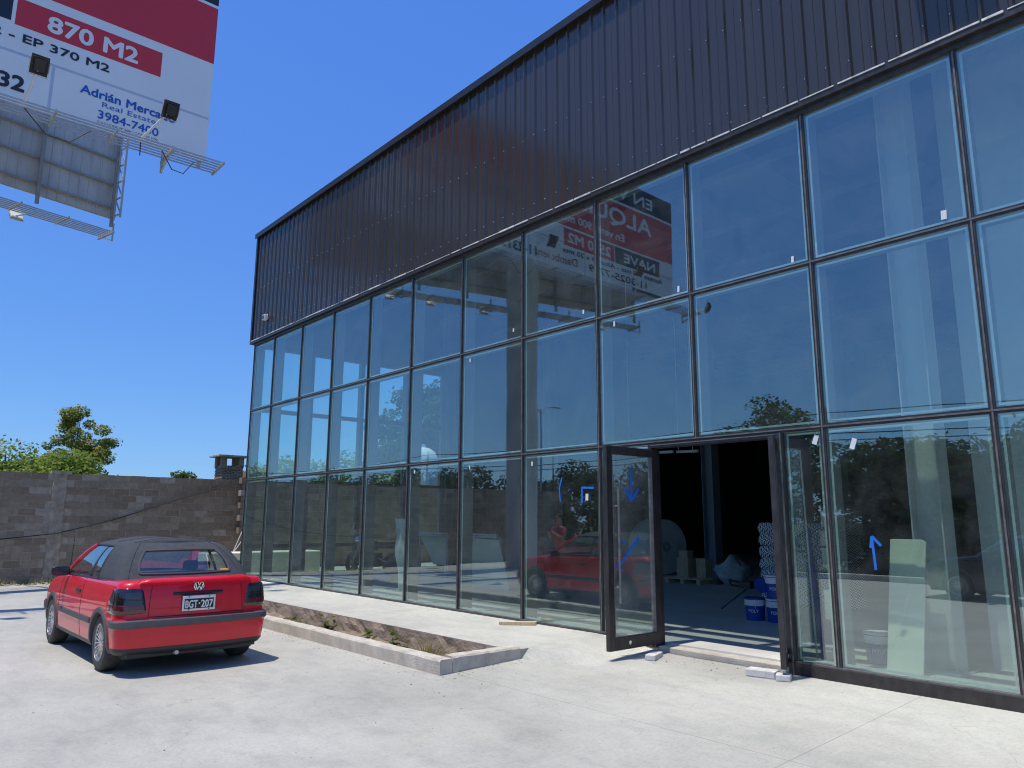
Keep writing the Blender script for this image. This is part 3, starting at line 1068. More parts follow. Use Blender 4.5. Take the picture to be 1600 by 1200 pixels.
def bucket(x, y, z, label, m='bucketb', lid=True):
    t = thing('bucket', label, 'bucket', (x, y, z), group='blue paint buckets')
    k = M().lathe([(0, 0), (.135, 0), (.15, .30), (.155, .30), (.155, .325), (.147, .325), (.147, .30), (.13, .03)], n=28)
    k.build('bucket_body', MT[m], t, smooth=True)
    k = M().lathe([(.147, .215), (.1515, .215), (.1535, .30), (.15, .30)], n=28)
    k.build('white_band', MT['white'], t, smooth=True)
    pts = [(.158 * math.cos(a), .158 * math.sin(a) * .4 - .12, .28 - .15 * math.sin(a)) for a in np.linspace(0, math.pi, 12)]
    M().tube(pts, .004, 5).build('handle', MT['white'], t, smooth=True)
    if lid:
        M().lathe([(0, .335), (.15, .335), (.16, .33), (.16, .31), (.15, .31)], n=28).build('lid', MT['white'], t, smooth=True)
    tx = text_mesh('lettering', 'POLY', MT['white'], (-.1475, .07, .12), .14, .045, t, .02, axis=(0, -1, 0), abs_pos=False)
    for v in tx.data.vertices:
        yv = v.co.y
        v.co.x = -math.sqrt(max(.0001, (.1365 + .05 * v.co.z + .0025) ** 2 - yv * yv))
    tx.rotation_euler = (0, 0, R(22))
    return t


bucket(10.4, 6.33, IF, 'open blue bucket on the floor left of the stacked buckets', lid=False)
bucket(10.42, 5.98, IF, 'lower blue bucket of the two stacked inside the doorway')
bucket(10.42, 5.98, IF + .34, 'upper blue and white bucket of the stacked pair inside the doorway')
bk_ = bucket(8.30, 3.62, IF, 'blue and white bucket behind the glass beside the leaning pale board')
bk_.scale = (.9, .9, .95)
k = M().lathe([(0, 0), (.15, 0), (.16, .012), (.15, .025), (0, .03)], n=28)
o = k.build('round_cover', MT['bucketb'], smooth=True)
o.location = (10.30, 6.14, .50)
o.scale = (.72, .72, .72)
o.rotation_euler = (R(70), 0, R(-38))
tag(o, 'round blue lid tilted against the stacked buckets', 'lid')
# mixing tool lying over the open bucket
k = M().tube([(10.15, 6.75, .12), (10.35, 6.35, .48), (10.42, 6.18, .62)], .012, 6).box((10.24, 6.30, .44), (10.44, 6.48, .54)).tube([(10.3, 6.5, .52), (10.2, 6.62, .55), (10.3, 6.65, .47), (10.34, 6.5, .45)], .02, 6)
tag(k.build('mixing_tool', MT['black'], smooth=True), 'black hand mixer lying across the open blue bucket', 'tool')
# quilted stack
QS = thing('foil_stack', 'tall stack of crumpled white quilted rolls behind the blue buckets', 'stack', (12.9, 6.68, IF))
m_, n_, l_, p_ = new_mat('quilted_foil')
geo_ = n_.new('ShaderNodeNewGeometry')
sxyz = n_.new('ShaderNodeSeparateXYZ')
l_.new(geo_.outputs['Position'], sxyz.inputs[0])
u_ = math_node(n_, l_, 'ADD', math_node(n_, l_, 'MULTIPLY', sxyz.outputs[1], 11), math_node(n_, l_, 'MULTIPLY', sxyz.outputs[0], 6))
zz_ = math_node(n_, l_, 'MULTIPLY', sxyz.outputs[2], 22)
wv = math_node(n_, l_, 'PINGPONG', u_, .5)
zig = math_node(n_, l_, 'FRACT', math_node(n_, l_, 'ADD', zz_, math_node(n_, l_, 'MULTIPLY', wv, 2.0)))
zm = math_node(n_, l_, 'GREATER_THAN', zig, .55)
l_.new(mixc(n_, l_, zm, (.86, .86, .86), (.05, .05, .06)), p_.inputs['Base Color'])
p_.inputs['Roughness'].default_value = .5
for q in range(7):
    k = M()
    z0 = q * .203
    pts = []
    for i in range(9):
        t = i / 8
        a = math.pi * t
        row = []
        for j in range(25):
            s_ = j / 24
            bul = .07 * math.sin(a) + rng.uniform(-.01, .01)
            x = -.40 - bul
            row.append((x, -.75 + 1.5 * s_ + rng.uniform(-.01, .01), z0 + .2 * t + .012 * math.sin(9 * s_ + q)))
        pts.append(row)
    k.grid(pts)
    k.box((-.395, -.75 + .04 * (q % 2), z0 + .004), (.4, .75 - .03 * (q % 3), z0 + .198))
    k.build('roll_layer', m_, QS, smooth=True, angle=50)


def lean(name, poly, d, m, label, cat):
    return tag(M().prism(poly, d).build(name, MT[m], bevel=.003), label, cat)


lean('leaning_board', [(7.93, 3.40, IF), (7.93, 3.06, IF), (8.13, 3.0, 1.235), (8.12, 3.04, 1.26), (8.12, 3.34, 1.26)], (.02, .0, .004), 'gboard', 'tall pale green board leaning behind the wide lower pane', 'board')
# boards and bundles deeper left
lean('plasterboard_sheet', [(10.6, 12.2, IF), (10.6, 13.6, IF), (10.85, 14.0, 1.02), (10.85, 12.86, 1.0)], (.02, 0, .005), 'gboard', 'wide cream board leaning inside, right of the hanging plastic sheet', 'board')
lean('plasterboard_sheet', [(11.0, 15.0, .35), (11.0, 15.55, .35), (11.02, 16.2, 1.02), (11.02, 15.0, 1.02)], (.03, 0, .005), 'gboard', 'smaller cream board under a bundle, just right of the hanging plastic sheet', 'board')
for (ya, yb, lb) in ((12.9, 14.05, 'bundle of pale profiles lying on the wide cream board'), (14.9, 16.25, 'bundle of pale profiles with crumpled wrap behind the first interior column')):
    k = M()
    for i in range(7):
        k.bar((10.86 + .05 * (i % 4), ya + rng.uniform(0, .12), 1.05 + .05 * (i // 4)), (10.9 + .05 * (i % 4), yb - rng.uniform(0, .12), 1.06 + .05 * (i // 4)), .045, .04)
    k.bar((11.0, ya + .1, IF), (11.0, ya + .1, 1.03), .06).bar((11.0, yb - .1, IF), (11.0, yb - .1, 1.03), .06)
    tag(k.build('profile_bundle', MT['sheet']), lb, 'bundle')
# hanging plastic sheet by a mullion
k = M()
pts = []
for i in range(22):
    t = i / 21
    w = .13 + .11 * math.sin(math.pi * min(1, t * 1.15)) + (.09 if t > .78 else 0)
    row = []
    for j in range(13):
        u = j / 12 * 2 - 1
        row.append((7.83 + .05 * math.cos(u * 6 + t * 3) + .03 * math.sin(t * 9), 12.05 + u * w + .04 * t, .14 + 1.32 * t + .02 * math.sin(u * 7)))
    pts.append(row)
k.grid(pts)
for p in (0,):
    pts2 = [[(x + .02, y_, z) for x, y_, z in r_] for r_ in pts]
k.grid(pts2)
tag(k.build('plastic_sheet', MT['sheet'], smooth=True, angle=0), 'pale crumpled plastic sheet hanging upright behind the glass', 'sheet')
k = M()
pts = [[(7.86 + .03 * math.cos(u * 5), 15.05 + .16 * u * (1 - .3 * t), 1.22 + .20 * t + .02 * math.sin(9 * u)) for u in np.linspace(-1, 1, 9)] for t in np.linspace(0, 1, 7)]
k.grid(pts).grid([[(x + .03, y_, z) for x, y_, z in r_] for r_ in pts])
tag(k.build('cloth_rag', MT['sheet'], smooth=True, angle=0), 'small striped white rag hanging behind the third pane from the far corner', 'rag')
# poles behind the narrow pane
k = M().tube([(7.82, 4.06, IF), (7.66, 4.02, 2.2)], .010, 6)
tag(k.build('white_pole', MT['platew']), 'thin white pole leaning behind the narrow pane by the doorway', 'pole')
PR = thing('cleaning_pole', 'blue taped pole with a white cloth behind the narrow pane', 'pole', (7.9, 3.86, IF))
M().tube([(0, 0, 0), (.0, .06, 1.62)], .016, 8).build('shaft', MT['bucketb'], PR, smooth=True)
k = M()
for z0, z1, w in ((.98, 1.18, .06), (1.20, 1.36, .07), (1.40, 1.58, .05), (.45, .75, .07)):
    pts = [[(w * math.cos(a) * (1 + .2 * math.sin(3 * a + z * 8)), .04 + w * 1.1 * math.sin(a), z) for a in np.linspace(0, 2 * math.pi, 11)] for z in np.linspace(z0, z1, 5)]
    k.grid(pts)
k.build('cloth', MT['white'], PR, smooth=True, angle=0)
k = M().tube([(8.05, 4.1, IF), (7.9, 4.12, 1.35)], .03, 8)
tag(k.build('tool_handle', MT['bucketb'], smooth=True), 'blue handled tool standing behind the narrow pane', 'tool')

# motorcycle parked by the far glazed end
MC = thing('motorcycle', 'dark motorcycle with round mirrors parked inside by the far end', 'motorcycle', (10.35, 17.3, IF), R(20))
for yy in (-.62, .62):
    w = M()
    w.lathe([(.22, -.05), (.29, -.05), (.31, -.03), (.31, .03), (.29, .05), (.22, .05)], (0, yy, .31), 'x', 28)
    w.lathe([(.03, -.04), (.03, .04)], (0, yy, .31), 'x', 12)
    for a in range(8):
        t = a * math.pi / 4
        w.bar((0, yy, .31), (0, yy + .23 * math.cos(t), .31 + .23 * math.sin(t)), .02)
    w.build('wheel', MT['rubber'], MC, smooth=True)
k = M().lathe([(.02, -.3), (.12, -.22), (.15, 0), (.12, .2), (.03, .3)], (0, .15, .78), 'y', 16)
k.build('fuel_tank', MT['dkpaint'], MC, smooth=True)
M().box((-.12, -.75, .72), (.12, -.1, .82)).build('seat', MT['seat'], MC, bevel=.04)
M().box((-.13, -.2, .25), (.13, .3, .6)).build('engine', MT['blackmet'], MC, bevel=.03)
k = M()
for s in (-1, 1):
    k.tube([(s * .09, .62, .31), (s * .08, .38, .98)], .022, 8)
    k.tube([(s * .07, .35, .66), (s * .1, -.62, .34)], .02, 8)
k.build('fork', MT['galv'], MC, smooth=True)
k = M().tube([(-.40, .28, 1.02), (-.2, .36, 1.06), (.2, .36, 1.06), (.40, .28, 1.02)], .015, 8)
k.build('handlebar', MT['blackmet'], MC, smooth=True)
for s in (-1, 1):
    k = M().tube([(s * .3, .33, 1.04), (s * .34, .36, 1.2)], .008, 6).lathe([(0, -.012), (.065, -.01), (.065, .01), (0, .012)], (s * .36, .36, 1.25), 'y', 16)
    k.build('mirror', MT['chrome'], MC, smooth=True)
k = M().lathe([(0, .12), (.09, .1), (.1, 0), (.06, -.08), (0, -.1)], (0, .48, .92), 'y', 18)
k.build('headlight', MT['chrome'], MC, smooth=True)
k = M()
pts = []
for i in range(9):
    t = i / 8
    pts.append([(10.15 + .28 * math.sin(math.pi * (.1 + .85 * t)) * math.cos(a) * (1 + .2 * math.sin(4 * a + t * 5)), 15.9 + .30 * math.sin(math.pi * (.1 + .85 * t)) * math.sin(a), IF + .62 * t) for a in np.linspace(0, 2 * math.pi, 17)])
k.grid(pts)
tag(k.build('backpack', MT['black'], smooth=True, angle=0), 'dark bundled bag on the floor near the motorcycle', 'bag')

# cream box between the building and the wall
CB = thing('cream_crate', 'long cream box with upside-down black lettering by the building corner', 'box', (7.5, 20.3, -.3))
M().box((-.35, 0, .05), (2.88, .75, .84)).build('crate_body', MT['cream'], CB, bevel=.03)
text_mesh('lettering', 'water', MT['vblack'], (.74, -.004, .63), .44, .13, CB, .02, axis=(-1, 0, 0), upv=(0, 0, -1), abs_pos=False)
scatter_stones('white_gravel', MT['gravelw'], [(260, (8.1, 11.2), (19.6, 20.28), -.16, (.02, .07))], 9)

# ------------------------------------------------------------------ block wall
WY = 23.0
BW = thing('block_wall', 'long grey cement block wall with a plastered column and rough joints', 'wall', (4, WY, -.25))
k = M()
bh, bl = .188, .40
ztop = 2.62
zb0 = ztop - 16 * bh
r = random.Random(21)
for c_ in range(16):
    off = (c_ % 2) * .2
    x = -8 + off
    while x < 30:
        if not (3.90 < x + .2 < 4.22):
            dx, dz = r.uniform(-.004, .004), r.uniform(-.003, .003)
            jy = r.uniform(-.006, .006)
            z0 = zb0 + c_ * bh
            gap = r.uniform(.007, .017)
            k.box((x + gap, WY + jy, z0 + gap * .8 + dz), (x + bl - gap, WY + .18, z0 + bh - gap * .8 + dz))
        x += bl
bpx = k.build('blocks', MT['block'], BW, abs_pos=True)
M().box((-8, WY + .009, -.6), (30, WY + .17, ztop - .012)).build('mortar', MT['mortar'], BW, abs_pos=True)
k = M()
pts = []
for i in range(26):
    z = -.5 + 3.12 * i / 25
    w = .17 + (.05 * max(0, 1 - i / 9)) + r.uniform(-.012, .012)
    pts.append([(4.08 - w, WY + .01, z), (4.08 - w + .02, WY - .03 + r.uniform(-.012, .01), z), (4.08 - w * .3, WY - .04 + r.uniform(-.012, .012), z), (4.08 + w * .3, WY - .04 + r.uniform(-.012, .012), z), (4.08 + w - .02, WY - .03 + r.uniform(-.012, .01), z), (4.08 + w, WY + .01, z)])
k.grid(pts)
k.box((3.86, WY - .05, ztop - .03), (4.33, WY + .2, ztop + .06))
k.build('column', MT['plaster'], BW, abs_pos=True)
k = M()
for c_ in range(10):
    k.box((8.86 + (.1 if c_ % 2 else 0), WY - .30, 1.0 + c_ * bh), (9.8, WY - .08, 1.0 + (c_ + 1) * bh - .012))
tag(k.build('toothed_pier', MT['block']), 'dark toothed block pier rising at the wall end beside the glass corner', 'pier')
k = M().tube([(-2, WY - .06, .62), (2.88, WY - .06, .90), (4.13, WY - .1, 1.04), (5.48, WY - .06, 1.40), (6.95, WY - .06, 1.93), (8.7, WY - .06, 2.49)], .014, 6)
tag(k.build('loose_cable', MT['wire'], smooth=True), 'thin dark cable sagging diagonally across the block wall', 'cable')
k = M().tube([(8.98, WY - .5, 1.3), (8.60, WY - .5, .3)], .014, 6).tube([(8.98, WY - .45, .87), (8.62, WY - .45, .34)], .012, 6)
tag(k.build('white_rope', MT['platew'], smooth=True), 'pair of thin white ropes slanting down beside the glass corner', 'rope')

# chimney and tank beyond the wall
CH = thing('brick_chimney', 'squat brick barbecue chimney with flat cap rising above the wall', 'chimney', (11.15, 30.0, .32))
k = M()
for c_ in range(30):
    z0 = 1.7 + c_ * .065
    if z0 > 3.15:
        break
    s_ = .44 - .03 * (c_ / 25)
    o_ = .11 * (c_ % 2)
    x = -s_ + o_ - .2
    while x < s_:
        xa, xb = max(x, -s_), min(x + .21, s_)
        if xb - xa > .03:
            k.box((xa + .006, -s_ + r.uniform(-.01, .01), z0), (xb - .006, s_, z0 + .056))
        x += .22
k.box((-.45, -.40, -.4), (.45, .40, 1.69))
k.build('stack', MT['brick'], CH)
k = M()
for sx in (-1, 1):
    for sy in (-1, 1):
        k.box((sx * .34 - .1, sy * .3 - .1, 3.12), (sx * .34 + .1, sy * .3 + .1, 3.52))
k.build('pier', MT['brick'], CH)
M().box((-.62, -.55, 3.525), (.62, .55, 3.60)).build('cap', MT['kerb'], CH, bevel=.01)
k = M().tube([(11.85, 30, 1.5), (11.85, 30, 3.9)], .018, 6)
for z in (2.8, 3.2, 3.55):
    k.tube([(11.78, 30, z), (11.92, 30, z)], .03, 6)
tag(k.build('antenna_mast', MT['blackmet']), 'thin dark mast with knobs beside the brick chimney', 'mast')
k = M().lathe([(0, -.5), (.95, -.5), (.97, 3.9), (.94, 4.05), (.80, 4.35), (.5, 4.55), (.28, 4.6), (.28, 4.75), (0, 4.8)], (22.35, 33.0, .6), 'z', 32)
tag(k.build('water_tank', MT['white'], smooth=True), 'tall white cylindrical water tank seen through the far end glass', 'tank')


# ------------------------------------------------------------------ trees
def leaf_cloud(blobs, n, size, seed, squash=1.0):
    """quads spread through the shells of many small ellipsoid clumps"""
    r = np.random.RandomState(seed)
    bl = np.array(blobs)
    w = bl[:, 3] * bl[:, 4] + bl[:, 4] * bl[:, 5]
    idx = r.choice(len(bl), n, p=w / w.sum())
    d = r.normal(size=(n, 3))
    d /= np.linalg.norm(d, axis=1)[:, None]
    rad = r.uniform(.45, 1.06, n) ** .6 * np.where(r.uniform(size=n) < .14, r.uniform(1.0, 1.5, n), 1.0)
    c = bl[idx, :3] + d * rad[:, None] * bl[idx, 3:6]
    a = r.normal(size=(n, 3))
    a /= np.linalg.norm(a, axis=1)[:, None]
    nrm = d * .7 + r.normal(size=(n, 3)) * .6 + np.array([-.15, 0, .85])
    nrm /= np.linalg.norm(nrm, axis=1)[:, None]
    u = np.cross(nrm, a)
    u /= np.linalg.norm(u, axis=1)[:, None]
    v = np.cross(nrm, u)
    s = size * r.uniform(.55, 1.3, n)
    u *= s[:, None]
    v *= (s * .55)[:, None]
    V = np.stack([c - u, c - v * .9, c + u, c + v * .9], 1).reshape(-1, 3)
    return V


def leaf_mesh(name, V, m):
    me = bpy.data.meshes.new(name)
    n = len(V) // 4
    me.vertices.add(len(V))
    me.vertices.foreach_set('co', V.astype(np.float32).ravel())
    me.loops.add(len(V))
    me.loops.foreach_set('vertex_index', np.arange(len(V), dtype=np.int32))
    me.polygons.add(n)
    me.polygons.foreach_set('loop_start', np.arange(0, len(V), 4, dtype=np.int32))
    me.materials.append(m)
    me.update(calc_edges=True)
    return me


def make_blobs(seed, height, rad, trunk_h, nb, shape='round', clump=.28):
    r = random.Random(seed)
    out = []
    for i in range(nb):
        while True:
            x, y, z = r.uniform(-1, 1), r.uniform(-1, 1), r.uniform(0, 1)
            if shape == 'round':
                ok = x * x + y * y + (2 * z - 1) ** 2 < 1
            elif shape == 'cone':
                ok = x * x + y * y < (1.02 - z) ** 2 * .95
            elif shape == 'open':
                ok = x * x + y * y < (.95 - abs(z - .45) * 1.1) ** 2
            else:
                ok = x * x + y * y < 1
            if ok:
                break
        s = clump * rad * r.uniform(.6, 1.25) * ((1.15 - z) if shape == 'cone' else 1)
        out.append((x * rad, y * rad, trunk_h + z * (height - trunk_h), s * 1.15, s * 1.15, s * .8))
    return out


def tree(name, label, cat, loc, height, rad, trunk_h, nb, nleaf, lsize, m, seed, shape='round', clump=.28, group=None, rz=0):
    t = thing(name, label, cat, loc, rz, group)
    bl = make_blobs(seed, height, rad, trunk_h, nb, shape, clump)
    me = leaf_mesh('crown', leaf_cloud(bl, nleaf, lsize, seed), m)
    o = bpy.data.objects.new('crown', me)
    COL.objects.link(o)
    o.parent = t
    r = random.Random(seed + 1)
    k = M()
    tr = max(.05, rad * .055)
    k.tube([(0, 0, -.5), (.02 * rad, .01, trunk_h * .6), (.04 * rad, -.02 * rad, trunk_h + (height - trunk_h) * .55), (0, 0, height * .92)], [tr * 1.3, tr, tr * .55, tr * .12], 8)
    for b in bl[::max(1, nb // 14)]:
        z0 = trunk_h + (b[2] - trunk_h) * .35
        k.tube([(.03 * rad, 0, z0), (b[0] * .5, b[1] * .5, (z0 + b[2]) / 2 + .1), b[:3]], [tr * .5, tr * .32, tr * .08], 5)
    k.build('trunk', MT['trunk'], t, smooth=True)
    return t


tree('feathery_tree', 'airy yellow-green tree standing tallest behind the block wall', 'tree', (7.55, 40.0, 0), 6.6, 1.65, 2.2, 62, 15000, .075, MT['leafy'], 2, 'round', .19)
tree('leafy_tree', 'dense green tree at the left edge above the wall', 'tree', (4.0, 33.0, 0), 4.05, 2.5, .5, 50, 17000, .085, MT['leafa'], 3, 'round', .30)
tree('leafy_tree', 'low green tree crown below the airy yellow-green tree', 'tree', (6.4, 34.0, 0), 3.85, 2.2, .4, 46, 15000, .085, MT['leafa'], 4, 'round', .30)
tree('leafy_tree', 'broad green tree crown filling the left edge behind the wall', 'tree', (2.4, 35.0, 0), 4.2, 2.6, .2, 90, 26000, .09, MT['leafa'], 8, 'round', .30)
tree('leafy_tree', 'small dark tree just showing over the wall left of the chimney', 'tree', (14.0, 44.5, 0), 4.55, 1.25, .4, 16, 2600, .12, MT['leafb'], 5, 'round', .34)
tree('tall_tree', 'large tree seen through the far end glass beside the water tank', 'tree', (25.6, 36.5, 0), 10.2, 3.3, .6, 90, 30000, .17, MT['leafb'], 6, 'round', .27)
for i, (x, y, h, rd, lb) in enumerate(((14.5, 33, 4.3, 2.2, 'bushy tree seen through the far end glass, nearest the corner'), (18.2, 34, 4.4, 2.3, 'bushy tree seen through the far end glass, left of the tallest one'))):
    tree('bushy_tree', lb, 'tree', (x, y, 0), h, rd, .3, 26, 5000, .12, MT['leafa'], 30 + i, 'round', .32)

# trees opposite the building, seen mirrored in the panes
proto = tree('roadside_tree', 'dense dark roadside tree mirrored in the lower right panes, nearest the viewer', 'tree', (-12.4, 4.6, -.35), 4.25, 2.5, .0, 60, 15000, .13, MT['leafc'], 51, 'box', .27, 'trees along the roadside opposite')
spots = [(-12.9, 8.0, .95, 1.1, 'dense dark roadside tree mirrored in the wide lower pane'), (-13.2, 11.4, 1.02, 2.6, 'dense dark roadside tree mirrored beside the narrow pane'),
         (-12.4, 1.4, 1.0, 3.9, 'dense dark roadside tree mirrored at the right edge of the glass'), (-12.8, -1.8, 1.05, 5.2, 'dense dark roadside tree standing outside the mirrored view, right of the others')]
for x, y, s, a, lb in spots:
    c = copy_tree(proto)
    c.location = (x, y, -.35)
    c.scale = (s, s * 1.05, s)
    c.rotation_euler = (0, 0, a)
    c['label'] = lb
tree('round_tree', 'big round-topped tree mirrored above the door head', 'tree', (-31, 26.8, 0), 9.4, 3.7, 1.0, 40, 8000, .17, MT['leafb'], 61, 'round', .30)
far = tree('far_tree', 'dark broad tree mirrored far off, first of the distant row', 'tree', (-24, 30, -.35), 5.4, 2.9, .1, 34, 5000, .17, MT['leafc'], 71, 'round', .30, 'distant trees across the road')
fs = [(-27, 36, 1.0), (-22, 40, .85), (-29, 45, 1.2), (-24, 50, 1.1), (-20, 55, 1.0), (-26, 60, 1.25), (-18, 63, .95), (-31, 66, 1.3), (-22, 72, 1.1), (-14, 75, 1.0), (-28, 80, 1.4), (-18, 84, 1.2), (-33, 20, 1.0), (-34, 14, 1.1)]
words = ['second', 'third', 'fourth', 'fifth', 'sixth', 'seventh', 'eighth', 'ninth', 'tenth', 'eleventh', 'twelfth', 'thirteenth', 'fourteenth', 'last']
for i, (x, y, s) in enumerate(fs):
    c = copy_tree(far)
    c.location = (x, y, -.35)
    c.scale = (s * 1.15, s * 1.15, s)
    c.rotation_euler = (0, 0, i * 1.3)
    c['label'] = 'dark broad tree mirrored far off, %s of the distant row' % words[i]
con = tree('conifer', 'pointed dark conifer mirrored left of the open door', 'tree', (-27, 43, 0), 7.2, 1.9, .4, 50, 5500, .13, MT['leafc'], 81, 'cone', .30, 'conifers across the road')
for x, y, s, lb in ((-24.6, 55.5, .95, 'pointed conifer mirrored under the water tank'), (-21, 58, .80, 'slim conifer mirrored right of the water tank'), (-29.5, 50, .95, 'short conifer mirrored near the reflected pole')):
    c = copy_tree(con)
    c.location = (x, y, 0)
    c.scale = (s, s, s)
    c.rotation_euler = (0, 0, x)
    c['label'] = lb

# street lamp and overhead wires
LP = thing('street_lamp', 'twin-armed street lamp mirrored beside the pole reflection', 'lamp', (-19, 36, -.4))
M().tube([(0, 0, 0), (0, 0, 9.2)], [.09, .05], 8).build('pole', MT['galv'], LP, smooth=True)
k = M()
for s in (-1, 1):
    k.tube([(0, 0, 8.9), (s * .6, 0, 9.4), (s * 1.3, 0, 9.45)], .03, 6)
k.build('arm', MT['galv'], LP, smooth=True)
for s in (-1, 1):
    M().box((s * 1.55 - .3, -.1, 9.40), (s * 1.55 + .3, .1, 9.5)).build('lamp_head', MT['white'], LP, bevel=.03)
for i, (z, lb) in enumerate(((7.6, 'highest overhead power wire across the road'), (7.1, 'second overhead power wire below the highest'), (6.3, 'third overhead power wire across the road'), (5.9, 'lowest overhead power wire across the road'))):
    pts = []
    for q in range(25):
        y = -60 + q * 8
        ph = ((y + 60) % 40) / 40
        pts.append((-26.5 + .2 * i, y, z - .6 * 4 * ph * (1 - ph)))
    tag(M().tube(pts, .03, 5).build('power_wire', MT['wire'], smooth=True), lb, 'wire', 'overhead power wires')
UP = None
for i, (y, lb) in enumerate(((-20, 'wooden utility pole outside the mirrored view'), (20, 'wooden utility pole mirrored near the right panes'), (60, 'wooden utility pole mirrored far to the left'))):
    if UP is None:
        UP = thing('utility_pole', lb, 'pole', (-26.5, y, -.4), 0, 'utility poles across the road')
        M().tube([(0, 0, 0), (0, 0, 8.3)], [.13, .09], 8).build('shaft', MT['trunk'], UP, smooth=True)
        M().box((-.15, -.05, 7.9), (.75, .05, 8.0)).box((-.15, -.05, 6.6), (.75, .05, 6.7)).build('crossarm', MT['trunk'], UP)
    else:
        c = copy_tree(UP)
        c.location = (-26.5, y, -.4)
        c['label'] = lb

# ------------------------------------------------------------------ billboard
FY = 17.2
BB = thing('billboard', 'huge two-faced advertising billboard on a thick pole, lettered red and white', 'billboard', (-1.6, 19.0, -.3))
XL, XR, FZ0, FZ1 = -8.6, 5.31, 9.78, 14.12


def bb(k, name, m, parent=BB, **kw):
    o = k.build(name, m, parent, **kw)
    o.location = -BB.location
    return o


k = M().box((XL, FY, FZ0), (XR, FY + .06, FZ1))
face = bb(k, 'advert_panel', MT['vinyl'])


def sub(k, name, m):
    o = k.build(name, MT[m], face)
    return o


def rect(x0, x1, z0, z1, m, lay=1, name='colour_block'):
    k = M().box((x0, FY - .004 * lay, z0), (x1, FY - .0005, z1))
    return sub(k, name, m)


def ftext(body, x0, x1, z, h, m, bold=.0, lay=2):
    o = text_mesh('lettering', body, MT[m], (x0, FY - .004 * lay - .001, z), x1 - x0, h, None, bold)
    o.parent = face
    return o


# right-hand advert
rect(-1.55, XR, 12.345, 13.84, 'vred')
rect(-1.55, XR, 13.92, FZ1, 'vblack')
rect(-1.45, 1.23, 11.55, 12.10, 'vblack')
rect(1.30, 4.15, 11.50, 12.115, 'vred')
ftext('870 M2', 1.88, 3.64, 11.62, .37, 'vinyl', .03)
ftext('PB 500 M2 - EP 370 M2', -.55, 3.10, 11.165, .185, 'vblack', .025)
ftext('11-2313-0032', -1.05, 1.60, 10.07, .33, 'vblack', .03)
ftext('Adrián Mercado', 2.60, 4.55, 10.49, .20, 'vblue', .025)
ftext('Real Estate', 3.04, 4.15, 10.31, .125, 'vblue', .0)
ftext('3984-7400', 2.98, 4.22, 10.03, .20, 'vblue', .012)
ftext('C.U.C.I.C.B.A. Nº 5604 / C.M.S.I. Nº 6792', 2.98, 4.22, 9.925, .05, 'vblack', .0)
# left-hand advert
rect(XL, -1.75, 11.50, 13.15, 'vred')
rect(XL, -1.75, 13.25, FZ1, 'vblack')
ftext('EN VENTA', -7.3, -3.0, 13.42, .45, 'vinyl', .02)
ftext('ALQUILA', -7.2, -2.2, 12.35, .62, 'vinyl', .025)
ftext('En venta 900 mts', -5.6, -2.2, 11.70, .30, 'vinyl', .02)
rect(-7.76, -5.10, 10.78, 11.42, 'vblack')
ftext('NAVE', -7.45, -5.55, 10.92, .36, 'vinyl', .03)
rect(-5.05, -2.35, 10.80, 11.42, 'vred')
ftext('2520 M2', -4.85, -2.55, 10.94, .36, 'vinyl', .03)
ftext('Acceso 120 mts - Altura 9 x 20 mts', -7.9, -2.3, 10.53, .18, 'vblack', .02)
ftext('11-3025-7749', -6.9, -3.6, 10.13, .27, 'vblack', .02)
rect(-8.0, -6.0, 9.86, 10.03, 'vblack')
ftext('Damboiena', -3.0, -.95, 10.12, .30, 'vcrimson', .0)
# seams of the vinyl
for z in (10.885,):
    rect(XL + .02, XR - .02, z - .03, z + .03, 'vgrey', .4, 'seam')
for x in (-6.1, -3.4, -.7, 2.07):
    rect(x - .03, x + .03, FZ0 + .02, 10.85, 'vgrey', .3, 'seam')
# the second face, turned away
AX, AYY = -8.6, 19.35
BX, BY = 4.50, 22.43
dirn = Vector((BX - AX, BY - AYY, 0)).normalized()
nrm2 = Vector((-dirn.y, dirn.x, 0))
L2 = (Vector((BX - AX, BY - AYY, 0))).length


def on2(s, n, z):
    p = Vector((AX, AYY, 0)) + dirn * s + nrm2 * n
    return (p.x, p.y, z)


k = M()
ribs = []
s = 0
while s < L2:
    ribs += [(s, 0), (s + .02, -.02), (s + .05, -.02), (s + .07, 0)]
    s += .25
ribs.append((L2, 0))
k.grid([[on2(a, b_, z) for a, b_ in ribs] for z in (FZ0, FZ1)])
k.prism([on2(0, .03, FZ0), on2(L2, .03, FZ0), on2(L2, .03, FZ1), on2(0, .03, FZ1)], nrm2 * .05)
bb(k, 'rear_panel', MT['galvdark'])
k = M()
for z in (10.05, 10.75, 11.5, 12.4, 13.3):
    k.bar(on2(0, -.06, z), on2(L2, -.06, z), .06, .05)
for s in np.linspace(.05, L2 - .05, 8):
    k.bar(on2(s, -.15, FZ0 - .30), on2(s, -.15, FZ1), .07, .09)
k2 = k
bb(k, 'back_framing', MT['backframe'])
# ladder truss at the right end of the rear face
k = M()
for n_ in (-.55, -.2):
    k.bar(on2(L2 - .02, n_, FZ0 - .1), on2(L2 - .02, n_, FZ1), .05)
for i in range(9):
    z = FZ0 + i * .5
    k.bar(on2(L2 - .02, -.55, z), on2(L2 - .02, -.2, z), .035)
    k.bar(on2(L2 - .02, -.55, z), on2(L2 - .02, -.2, z + .5), .03)
bb(k, 'end_truss', MT['galv'])
